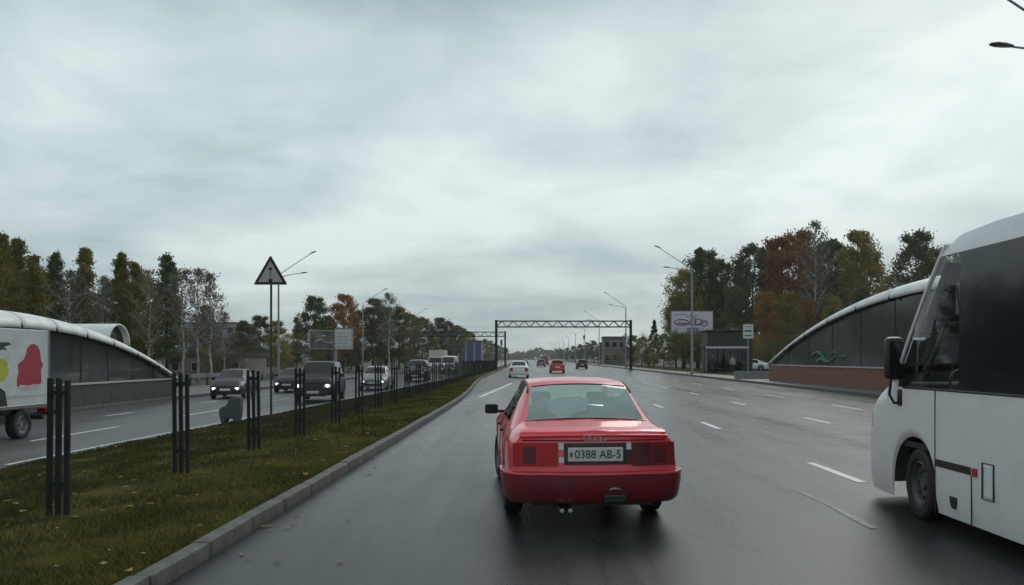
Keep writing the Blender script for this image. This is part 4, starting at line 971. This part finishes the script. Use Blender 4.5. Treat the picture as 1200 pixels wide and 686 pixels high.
m = MB(); m.tube([(-1.8, -.16, 4.9), (-.9, -.16, 5.2), (-.2, -.16, 4.8), (.6, -.16, 4.7), (1.9, -.16, 4.9)], .13, 4); m.tube([(-.9, -.16, 5.6), (-.2, -.16, 5.7)], .15, 4); m.build('pale_motif', mat('poster_grey', (.30, .30, .29), .5), f)
p, f = bill(t, 2.7, 2.95, 3.75, math.radians(-12), (1.35, .2), mat('poster_white', (.56, .56, .53), .5, noise=.05))
m = MB()
for k in range(5): m.box(-1.0, 1.0 - .3 * (k % 2), -.157, -.153, 4.15 + .45 * k, 4.27 + .45 * k)
m.build('text_lines', mat('poster_print_grey', (.33, .34, .33), .5), f)

# ------------------------------------------------------------------ bus shelter, stop sign, waiting people
t = thing('bus_shelter', 'dark bus shelter with a pale roof edge under the trees', 'bus shelter', (19.7, 79, .15))
GL2 = see_glass('shelter_glass', (.25, .30, .29), 1.5)
for x in (-1.9, -.6, .7, 1.9): MB().box(x - .04, x + .04, 1.3, 1.38, 0, 2.5).build('back_post', DARKST, t)
for x in (-1.9, 1.9): MB().box(x - .04, x + .04, -.1, -.02, 0, 2.5).build('front_post', DARKST, t)
r = MB().box(-2.15, 2.15, -.35, 1.6, 2.5, 2.6, .01).build('roof', DARKST, t)
MB().box(-2.17, 2.17, -.40, -.352, 2.47, 2.68, .01).build('roof_fascia', mat('shelter_fascia', (.45, .46, .45), .5, noise=.25), r)
for a, b in ((-1.86, -.64), (-.56, .66), (.74, 1.86)): MB().box(a, b, 1.33, 1.345, .25, 2.35).build('back_pane', GL2, t)
MB().box(-1.905, -1.885, .05, 1.28, .25, 2.3).build('side_panel', mat('shelter_poster', (.05, .06, .07), .4), t)
bn = MB().box(-1.5, .9, .95, 1.28, .42, .47, .01).build('bench_seat', mat('bench_wood', (.10, .06, .035), .7, noise=.3), t)
for x in (-1.3, .7): MB().box(x - .03, x + .03, 1.05, 1.2, 0, .42).build('bench_leg', DARKST, t)
t = thing('kiosk', 'dark green flat-roofed kiosk standing behind the bus shelter', 'kiosk', (21.2, 83.5, .15))
MB().box(-2.4, 2.4, 0, 3, 0, 4.3, .03).build('wall', mat('kiosk_green', (.010, .016, .015), .5, noise=.2), t)
MB().box(-2.6, 2.6, -.2, 3.2, 4.302, 4.5, .03).build('roof', DARKST, t)
wnd = MB().box(-1.6, 1.6, -.03, .02, 1.1, 2.3, .01).build('window', OPGLASS, t)
MB().box(-1.7, 1.7, -.06, -.035, 1.02, 1.09).build('window_sill', STEEL, wnd)
t = thing('bus_stop_sign', 'white bus stop sign with black bars on a post at the shelter', 'road sign', (20.9, 75.5, .15))
MB().tube([(0, .04, -.1), (0, .04, 4.9)], .045, 10).build('post', STEEL, t, smooth=40)
pn = MB().box(-.48, .48, -.03, .0, 3.4, 4.75, .01).build('panel', mat('stop_sign_white', (.55, .56, .55), .5), t)
for z0, z1 in ((3.62, 3.72), (4.05, 4.20), (4.5, 4.55)): MB().box(-.34, .34, -.036, -.031, z0, z1).build('black_bar', INK, pn)

def person(label, loc, rz, top, legs, hair, sit=False):
    t = thing('person', label, 'person', loc, rz, None)
    me = bpy.data.meshes.new('figure'); bm = bmesh.new()
    J = [((0, 0, .95), .15), ((0, .01, 1.15), .14), ((0, 0, 1.38), .16), ((0, 0, 1.50), .07), ((0, -.02, 1.58), .075), ((0, -.03, 1.68), .10), ((0, -.02, 1.76), .06)]
    E = [(0, 1), (1, 2), (2, 3), (3, 4), (4, 5), (5, 6)]
    for s in (-1, 1):
        b = len(J); J += [((s * .19, 0, 1.42), .075), ((s * .25, .02, 1.14), .055), ((s * .24, -.08, .90), .042), ((s * .235, -.11, .82), .035)]
        E += [(2, b), (b, b + 1), (b + 1, b + 2), (b + 2, b + 3)]
        b = len(J); J += [((s * .10, 0, .86), .10), ((s * .11, -.02 * s, .48), .072), ((s * .12, .03 * s, .10), .05), ((s * .13, -.14, .05), .045)]
        E += [(0, b), (b, b + 1), (b + 1, b + 2), (b + 2, b + 3)]
    me.from_pydata([p for p, _ in J], E, []); bm.free()
    o = link(bpy.data.objects.new('figure', me), t); me.materials.append(top)
    sk = o.modifiers.new('skin', 'SKIN'); su = o.modifiers.new('sub', 'SUBSURF'); su.levels = 1; su.render_levels = 1; sk.use_smooth_shade = True
    for v, (_, r_) in zip(me.skin_vertices[0].data, J): v.radius = (r_, r_)
    me.skin_vertices[0].data[0].use_root = True
    # clothing and hair over the continuous figure
    for s in (-1, 1): MB().tube([(s * .10, 0, .93), (s * .112, -.02 * s, .48), (s * .122, .03 * s, .11)], [.125, .095, .078], 10).build('trouser_leg', legs, t, smooth=True)
    m = MB(); m.tube([(0, .015, 1.62), (0, .0, 1.70), (0, -.01, 1.77), (0, -.01, 1.815)], [.085, .115, .105, .03], 12); m.build('hair', hair, t, smooth=True)
    MB().tube([(0, -.06, 1.60), (0, -.07, 1.66), (0, -.06, 1.72)], [.055, .078, .06], 10).build('face', mat('skin_tone', (.40, .25, .19), .6), t, smooth=True)
    return t
HAIR = mat('dark_hair', (.02, .014, .01), .7)
person('person in a dark coat waiting at the shelter beside the road', (17.9, 77.6, .15), .5, mat('coat_dark', (.02, .022, .028), .8), mat('trousers_dark', (.02, .02, .024), .8), HAIR)
person('person in a pale jacket standing under the bus shelter roof', (20.2, 78.6, .15), -.3, mat('jacket_pale', (.32, .33, .33), .8), MATS['trousers_dark'], HAIR)

# ------------------------------------------------------------------ buildings and signals
def building(name, label, x, y, w, d, h, z0, wallm, cols, rows, ww, wh, roofm, para=.35, fr=None):
    t = thing(name, label, 'building', (x, y, z0))
    MB().box(-w / 2, w / 2, 0, d, -.5, h).build('wall', wallm, t)
    MB().box(-w / 2 - .15, w / 2 + .15, -.15, d + .15, h + .002, h + para, .02).build('roof', roofm, t)
    for i in range(cols):
        for j in range(rows):
            cx = -w / 2 + w * (i + .5) / cols; cz = h * (j + .55) / rows
            wn = MB().box(cx - ww / 2, cx + ww / 2, -.03, .03, cz - wh / 2, cz + wh / 2, .01).build('window', fr or mat('window_frame', (.5, .5, .49), .5), t)
            MB().box(cx - ww / 2 + .08, cx + ww / 2 - .08, -.045, -.032, cz - wh / 2 + .08, cz + wh / 2 - .08).build('pane', OPGLASS, wn)
    return t
building('apartment_block', 'pale mauve apartment block seen between the bare trunks', -68, 165, 12, 12, 9.5, -.6, mat('mauve_render', (.30, .27, .30), .8, noise=.1), 5, 3, 1.4, 1.5, mat('felt_roof', (.06, .06, .06), .9))
building('low_house', 'low pinkish house behind the navy hatchback', -36.5, 88, 9, 7, 2.4, -.6, mat('pinkish_render', (.26, .21, .185), .8, noise=.2), 4, 1, .9, 1.0, mat('rusty_roof', (.08, .055, .045), .8), .5)
t = thing('blue_building', 'blue clad roadside building with pale upright panels behind the far gantry', 'building', (-24.2, 300, -.5))
MB().box(-5.2, 5.2, 0, 14, -.3, 8.6).build('wall', mat('blue_cladding', (.022, .040, .11), .5, noise=.3, nscale=.4), t)
for x, w_, c in ((-3.4, .8, (.30, .40, .58)), (-2.0, .7, (.02, .03, .10)), (-.6, .6, (.22, .20, .34)), (1.2, .5, (.02, .03, .07)), (2.6, .6, (.16, .22, .30)), (4.2, .7, (.03, .04, .08))):
    MB().box(x - w_ / 2, x + w_ / 2, -.12, -.005, .1, 8.2, .01).build('cladding_panel', mat('clad_%d' % int(x * 10), c, .5), t)
MB().box(-5.4, 5.4, -.2, 14.2, 8.602, 8.9, .02).build('roof', DARKST, t)
building('grey_shop', 'grey flat-roofed shop with pale windows beyond the near gantry post', 20.9, 196, 5.4, 5, 6.4, .1, mat('grey_render', (.14, .145, .15), .8, noise=.15), 3, 2, 1.3, 1.6, mat('dark_parapet', (.07, .08, .09), .6), .6)
def signal(label, x, y, z0, h):
    t = thing('traffic_signal', label, 'traffic signal', (x, y, z0))
    MB().tube([(0, 0, -.2), (0, 0, h)], .06, 8).build('post', STEEL, t, smooth=40)
    b = MB().box(-.2, .2, -.25, -.06, h - 1.1, h - .05, .03).build('signal_box', BLACK, t)
    for k, c in enumerate(((.25, .02, .02), (.25, .13, .02), (.02, .2, .06))):
        MB().prism([(.12 * math.cos(a), h - .25 - .32 * k + .12 * math.sin(a)) for a in np.linspace(0, 2 * PI, 12, endpoint=False)], 'y', -.27, -.25).build('lens', mat('signal_lens_%d' % k, c, .2), b)
signal('traffic signal on a post beyond the pavement near the black car', 15.4, 228, .13, 8.2)
signal('small traffic signal on the far median beyond the gantries', -5.8, 190, .0, 4.2)
signal('traffic signal beside the far gantry post', -5.6, 150, .0, 5.2)
t = thing('guard_rail', 'long dark guard rail along the pavement behind the oncoming cars', 'guard rail', (-24.3, 44, -.4))
for k in range(18): MB().box(-.05, .05, 3 * k - .05, 3 * k + .05, -.2, .9).build('post', DARKST, t)
MB().box(-.03, .03, -.1, 51.2, .62, .92, .01).build('rail', mat('rail_paint', (.16, .16, .155), .6, noise=.3), t)

# ------------------------------------------------------------------ trees
BARK = mat('brown_bark', (.045, .036, .028), .9, noise=.4, nscale=6); BIRCH = mat('birch_bark', (.34, .32, .30), .8, noise=.55, nscale=3.5)
F_DK = foliage('leaf_dark_green', (.048, .066, .022), (.095, .115, .036), (.165, .175, .06))
F_OL = foliage('leaf_olive', (.085, .088, .026), (.17, .158, .044), (.27, .23, .06))
F_OR = foliage('leaf_rust', (.16, .080, .024), (.31, .15, .042), (.42, .235, .07))
F_GO = foliage('leaf_gold_green', (.13, .118, .032), (.25, .205, .05), (.37, .29, .075))
F_GR = foliage('leaf_grey_brown', (.07, .064, .042), (.125, .108, .07), (.18, .155, .10))
F_SP = foliage('leaf_spruce', (.028, .044, .028), (.05, .068, .04), (.08, .10, .055))
def proto_tree(seed, kind, H=12.0):
    """returns (trunk mesh, crown mesh): a tapered trunk with limbs, and leaves gathered in clumps at the limbs' ends"""
    r = random.Random(seed); g = np.random.default_rng(seed); m = MB(); ends = []
    P = dict(broad=(.12, .25, 34, .115, 2.1), narrow=(.12, .165, 38, .105, 1.4), bare=(.30, .20, 34, .11, 1.2), conifer=(.10, .20, 40, .15, 1.2), bush=(.06, .42, 18, .12, 1.6))[kind]
    z0f, rf_, nl, lr, _ = P; wob = [(r.uniform(-.02, .02) * H, r.uniform(-.02, .02) * H) for _ in range(8)]
    def tp(t):
        k = t * 6; i = min(6, int(k)); f = k - i; a = wob[i]; b = wob[i + 1]; s = min(1, t * 3); return Vector((s * (a[0] + (b[0] - a[0]) * f), s * (a[1] + (b[1] - a[1]) * f), t * H))
    tr_ = (.013 if kind in ('narrow', 'bare') else .017) * H
    m.tube([tp(k / 10) - Vector((0, 0, .3 if k == 0 else 0)) for k in range(11)], [tr_ * (1.25 if k == 0 else 1) * (1 - .093 * k) + .01 for k in range(11)], 8)
    for k in range(nl):
        t = z0f + (1 - z0f) * ((k + r.random()) / nl) ** .95 * .98; a = k * 2.4 + r.uniform(-.5, .5)
        if kind == 'conifer': ln = H * rf_ * (1.05 - t) * r.uniform(.8, 1.15); up = -.12
        elif kind == 'broad': ln = H * rf_ * math.sin(PI * min(1, (t - z0f) / (1 - z0f) * .82 + .18)) ** .6 * r.uniform(.65, 1.1); up = r.uniform(.25, .8)
        elif kind == 'bush': ln = H * rf_ * r.uniform(.6, 1.1); up = r.uniform(.5, 1.2)
        elif kind == 'narrow': ln = H * rf_ * min(1, .55 + 2.2 * (t - z0f)) * (1.03 - t) ** .85 * 1.5 * r.uniform(.6, 1.15)
        if kind == 'narrow': up = r.uniform(.5, 1.1)
        if kind == 'bare': ln = H * rf_ * (math.sin(PI * min(1, (t - z0f) / (1 - z0f) * .8 + .2)) ** .7) * r.uniform(.55, 1.15); up = r.uniform(.5, 1.1)
        b = tp(t); d = Vector((math.cos(a), math.sin(a), up)).normalized(); mid = b + d * ln * .5 + Vector((0, 0, -.03 * ln)); e = b + d * ln + Vector((0, 0, .06 * ln if kind != 'conifer' else -.1 * ln))
        lr_ = max(.016, tr_ * .34 * (1 - t * .7)); m.tube([b, mid, e], [lr_, lr_ * .65, .012], 5, cap=False)
        ends.append((mid, e, ln))
        for q in range(5 if kind == 'bare' else 3):
            s = r.uniform(.3, .95); c = b.lerp(e, s); d2 = (d + Vector((r.uniform(-.9, .9), r.uniform(-.9, .9), r.uniform(-.2, .7)))).normalized(); e2 = c + d2 * ln * r.uniform(.25, .5)
            m.tube([c, e2], [lr_ * .4, .008], 3, cap=False); ends.append((c, e2, ln * .5))
            if kind == 'bare':
                for _ in range(3):
                    c3 = c.lerp(e2, r.uniform(.3, 1)); m.tube([c3, c3 + Vector((r.uniform(-.6, .6), r.uniform(-.6, .6), r.uniform(-.1, .6))) * .9], [.012, .006], 3, cap=False)
    tm = m.build('trunk', BARK, fix=False, smooth=True); tmesh = tm.data; bpy.data.objects.remove(tm)
    # leaves
    per = dict(broad=95, narrow=80, bare=13, conifer=85, bush=110)[kind]; C = []; Sg = []
    for (a, b, ln) in ends:
        if r.random() < (.06 if kind != 'bare' else .35): continue      # gaps
        n = int(per * (.6 + .8 * r.random())); u = g.random(n) ** .55 * 1.08
        c = np.array(a)[None] * (1 - u[:, None]) + np.array(b)[None] * u[:, None]
        sg = (.18 + .15 * ln) * (.55 if kind == 'conifer' else .95); c += g.normal(0, 1, (n, 3)) * np.array([sg, sg, sg * .8]); C.append(c)
    C = np.concatenate(C); C[:, 2] = np.maximum(C[:, 2], .15); n = len(C)
    s = lr * (.55 + .9 * g.random(n)) * H / 12.0
    a = g.normal(0, 1, (n, 3)); a /= np.linalg.norm(a, axis=1)[:, None]; b = np.cross(a, g.normal(0, 1, (n, 3))); b /= np.linalg.norm(b, axis=1)[:, None]
    a *= s[:, None]; b *= (s * .62)[:, None]
    co = np.stack([C - a, C - b, C + a, C + b], 1).reshape(-1, 3)
    cm = tri_cloud('crown', co, 4, F_DK); cme = cm.data; bpy.data.objects.remove(cm)
    return tmesh, cme
PROT = {}
for kind, cnt in (('broad', 4), ('narrow', 4), ('bare', 3), ('conifer', 2), ('bush', 2)):
    PROT[kind] = [proto_tree(100 + 7 * len(kind) + k * 13, kind, 12.0 if kind != 'bush' else 3.5) for k in range(cnt)]
tmat_cache = {}
def with_mat(me, material):
    k = (me.name, material.name)
    if k not in tmat_cache:
        c = me.copy(); c.materials.clear(); c.materials.append(material); tmat_cache[k] = c
    return tmat_cache[k]
rt = random.Random(77)
NAMES = {'broad': 'broadleaf_tree', 'narrow': 'aspen_tree', 'bare': 'birch_tree', 'conifer': 'spruce_tree', 'bush': 'bush'}
def tree(kind, fol, x, y, h, z0, label, group, sx=1.0, bark=None, vi=None):
    pr = PROT[kind]; tm, cm = pr[(vi if vi is not None else rt.randrange(len(pr)))]; H0 = 12.0 if kind != 'bush' else 3.5
    t = thing(NAMES[kind], label, 'tree' if kind != 'bush' else 'bush', (x, y, z0), rt.random() * 6.28, group); s = h / H0; t.scale = (s * sx, s * sx, s)
    link(bpy.data.objects.new('trunk', with_mat(tm, bark or (BIRCH if kind == 'bare' else BARK))), t)
    link(bpy.data.objects.new('crown', with_mat(cm, fol)), t); return t
def px2x(px, y): return (px - 622) * y / 920
def ztop(py, y, z0): return CAM_H + (420 - py) * y / 920 - z0
# wood behind the far pavilion (pixel of the trunk, pixel of the top, distance)
GL = 'trees of the wood behind the far pavilion'
LW = [(-32, 285, 60, 'broad', F_OL), (2, 275, 64, 'narrow', F_GO), (22, 282, 70, 'narrow', F_OL), (40, 300, 62, 'narrow', F_GO), (64, 298, 68, 'narrow', F_DK), (82, 318, 60, 'bare', F_GR), (99, 291, 70, 'narrow', F_OL), (121, 326, 63, 'bare', F_GR),
      (144, 298, 66, 'narrow', F_OL), (160, 310, 72, 'narrow', F_GO), (176, 318, 62, 'bare', F_GO), (195, 300, 70, 'narrow', F_DK), (214, 318, 64, 'bare', F_GR), (232, 316, 70, 'bare', F_GR), (247, 322, 60, 'bare', F_GR), (262, 368, 66, 'bare', F_GR),
      (12, 318, 84, 'broad', F_OR), (52, 322, 88, 'broad', F_OL), (92, 330, 85, 'narrow', F_DK), (132, 330, 90, 'broad', F_DK), (168, 332, 86, 'broad', F_OL), (205, 345, 90, 'narrow', F_OL), (240, 360, 92, 'broad', F_GR), (-60, 285, 70, 'narrow', F_OL)]
KD = {'leaf_dark_green': 'dark green', 'leaf_olive': 'olive green', 'leaf_rust': 'rusty orange', 'leaf_gold_green': 'yellowing green', 'leaf_grey_brown': 'nearly leafless grey-brown', 'leaf_spruce': 'blackish green'}
KN = {'broad': 'bushy tree', 'narrow': 'slender aspen', 'bare': 'thin birch', 'conifer': 'spruce', 'bush': 'shrub'}
SHC = {'leaf_dark_green': 'dark green', 'leaf_olive': 'olive', 'leaf_rust': 'rusty', 'leaf_gold_green': 'yellowing', 'leaf_grey_brown': 'grey-brown', 'leaf_spruce': 'blackish'}
SHK = {'broad': 'broadleaf', 'narrow': 'aspen', 'bare': 'birch', 'conifer': 'spruce', 'bush': 'shrub'}
def nb_labels(L, place):
    o = sorted(L, key=lambda q: q[0]); out = {}
    for i, q in enumerate(o):
        nm = lambda w: '%s %s' % (SHC[w[4].name], SHK[w[3]])
        nb = [nm(o[j]) for j in (i - 1, i + 1) if 0 <= j < len(o)]
        out[q[:3]] = '%s %s in %s, ' % (SHC[q[4].name], SHK[q[3]], place) + ('at the end beside %s' % nb[0] if len(nb) == 1 else 'between %s and %s' % (nb[0], nb[1]))
    return out
LB = nb_labels(LW, 'the pavilion wood')
for px, py, y, k, f in LW:
    tree(k, f, px2x(px, y), y, ztop(py, y, -.6), -.6, LB[(px, py, y)], GL, sx=rt.uniform(.75, 1.0) if k != 'broad' else .9)
# roadside row beyond the oncoming carriageway
GM = 'trees in the row beyond the oncoming carriageway'
MW = [(285, 378, 96, 'broad', F_OL), (305, 372, 104, 'broad', F_DK), (327, 378, 92, 'broad', F_GO), (348, 372, 118, 'narrow', F_OL), (368, 350, 122, 'broad', F_DK), (385, 372, 128, 'broad', F_OL), (402, 347, 126, 'broad', F_OR), (420, 366, 130, 'broad', F_DK),
      (437, 352, 132, 'broad', F_OL), (456, 345, 124, 'bare', F_GR), (452, 362, 138, 'broad', F_DK), (468, 362, 140, 'broad', F_OL), (482, 370, 150, 'broad', F_OL), (495, 374, 160, 'broad', F_DK), (506, 380, 172, 'narrow', F_OL), (517, 374, 182, 'broad', F_GR), (527, 378, 196, 'broad', F_GR), (535, 383, 212, 'broad', F_OL),
      (543, 386, 330, 'broad', F_DK), (552, 390, 350, 'broad', F_OL), (568, 398, 340, 'broad', F_DK), (574, 400, 380, 'broad', F_OL), (580, 403, 420, 'broad', F_DK), (586, 405, 470, 'broad', F_OL), (592, 407, 540, 'broad', F_DK), (598, 409, 620, 'broad', F_OL)]
LB = nb_labels(MW, 'the roadside row')
for px, py, y, k, f in MW:
    z0 = -.6; tree(k, f, min(px2x(px, y), -19.5), y, ztop(py, y, z0), z0, LB[(px, py, y)], GM, sx=1.05 if k == 'broad' else .9)
for k in range(34):
    y = 84 + k * 4.3 + rt.uniform(-1.5, 1.5); x = -30 - rt.random() * 9
    tree('bush', [F_DK, F_OL, F_GR][k % 3], x, y, rt.uniform(2.6, 4.6), -.6, 'dark undergrowth %s along the foot of the oncoming-side trees' % KN['bush'], 'shrubs at the foot of the oncoming-side trees', sx=1.3)
for k in range(14):
    y = 56 + k * 2.5; x = -27.5 - (k * 1.7) % 16 - 3
    tree('bush', [F_OL, F_GR, F_DK][k % 3], x, y, rt.uniform(2.0, 3.6), -.6, 'low brownish shrub at the foot of the wood behind the far pavilion', 'shrubs at the foot of the pavilion wood', sx=1.3)
# wood behind the shelter and brick pavilion
GR_ = 'trees of the wood behind the bus shelter'
RW = [(792, 350, 122, 'broad', F_OL), (802, 318, 126, 'broad', F_GO), (818, 290, 128, 'conifer', F_DK), (826, 296, 134, 'broad', F_DK), (848, 308, 130, 'broad', F_DK), (868, 300, 138, 'conifer', F_SP), (884, 290, 124, 'broad', F_DK), (902, 285, 140, 'narrow', F_OL), (918, 282, 120, 'broad', F_OR), (936, 275, 132, 'broad', F_OR),
      (955, 262, 114, 'bare', F_GR), (958, 290, 135, 'broad', F_OR), (980, 285, 128, 'broad', F_DK), (1003, 274, 118, 'broad', F_GO), (1020, 298, 132, 'broad', F_GO), (1074, 276, 122, 'broad', F_DK), (1048, 322, 150, 'bare', F_GR), (1092, 296, 130, 'broad', F_OL), (1120, 290, 125, 'broad', F_OL),
      (800, 345, 124, 'broad', F_OL), (862, 338, 116, 'broad', F_DK), (898, 345, 112, 'broad', F_OR), (925, 345, 108, 'broad', F_GO), (945, 352, 110, 'broad', F_OR), (975, 350, 108, 'broad', F_GO), (1010, 340, 112, 'broad', F_DK), (1045, 345, 115, 'broad', F_OL), (838, 330, 142, 'broad', F_DK), (910, 318, 148, 'broad', F_DK), (966, 318, 150, 'broad', F_DK), (994, 320, 146, 'broad', F_DK)]
LB = nb_labels(RW, 'the shelter wood')
for px, py, y, k, f in RW:
    tree(k, f, px2x(px, y), y, ztop(py, y, .05), .05, LB[(px, py, y)], GR_, sx=dict(broad=.85, narrow=.9, bare=.7, conifer=.9)[k])
for k in range(34):
    y = 98 + rt.random() * 10; px = 800 + 9 * k
    tree('bush', [F_DK, F_OL, F_OR][k % 3], px2x(px, y), y, rt.uniform(2.6, 4.8), .05, 'dark undergrowth shrub along the edge of the wood behind the shelter', 'shrubs along the edge of the shelter wood', sx=1.25)
GF = 'trees along the far verge'
FW = [(766, 374, 150, 'conifer', F_SP), (778, 392, 140, 'broad', F_OL), (752, 396, 155, 'broad', F_GO), (742, 394, 165, 'broad', F_GR), (760, 398, 145, 'bush', F_OL), (733, 392, 170, 'bare', F_GR), (724, 404, 215, 'broad', F_GR), (714, 405, 235, 'broad', F_OL), (704, 402, 230, 'broad', F_GR), (696, 400, 262, 'broad', F_GR), (688, 402, 290, 'broad', F_GR), (680, 404, 320, 'broad', F_GR),
      (672, 406, 360, 'broad', F_OL), (665, 408, 410, 'broad', F_GR), (658, 410, 470, 'broad', F_GR), (652, 411, 540, 'broad', F_OL), (646, 413, 640, 'broad', F_GR)]
LB = nb_labels(FW, 'the far verge')
for px, py, y, k, f in FW:
    tree(k, f, max(px2x(px, y), 18.5), y, ztop(py, y, .05), .05, LB[(px, py, y)], GF, sx=1.1 if k == 'broad' else .9)
for k in range(16):
    y = 125 + k * 7; tree('bush', [F_OL, F_GO, F_GR][k % 3], 19.5 + rt.random() * 3, y, rt.uniform(1.6, 3.0), .1, 'low yellowish shrub on the verge beyond the pink billboard', 'shrubs on the far verge', sx=1.4)
# far wood on the horizon, one mass
g = np.random.default_rng(3); n = 24000
x = (g.random(n) - .5) * 1900; y = 900 + g.random(n) * 60; hh = 9 + 3.5 * np.sin(x * .021) + 2.5 * np.sin(x * .07 + 1) + 1.6 * np.sin(x * .23); z = g.random(n) ** .8 * hh
C = np.stack([x, y, z - .5], 1); a = g.normal(0, 1, (n, 3)) * 1.5; b = g.normal(0, 1, (n, 3)) * 1.1
tag(tri_cloud('far_wood', np.stack([C - a, C - b, C + a, C + b], 1).reshape(-1, 3), 4, F_GR), 'distant hazy wood closing the horizon at the end of the road', 'wood', kind='stuff')

# ------------------------------------------------------------------ damp air
hb = MB().box(-2700, 2700, -260, 3100, -1.8, 27)
hm_ = bpy.data.materials.new('damp_air'); hm_.use_nodes = True; t = hm_.node_tree; t.nodes.clear()
o = N(t, 'ShaderNodeOutputMaterial'); v = N(t, 'ShaderNodeVolumePrincipled'); v.inputs['Color'].default_value = (.93, .96, .97, 1); v.inputs['Density'].default_value = 0.00028; v.inputs['Anisotropy'].default_value = 0.2
t.links.new(v.outputs[0], o.inputs['Volume'])
hz_o = hb.build('haze', hm_); hz_o['kind'] = 'stuff'; tag(hz_o, 'thin grey haze of a damp day hanging over the whole road', 'haze')
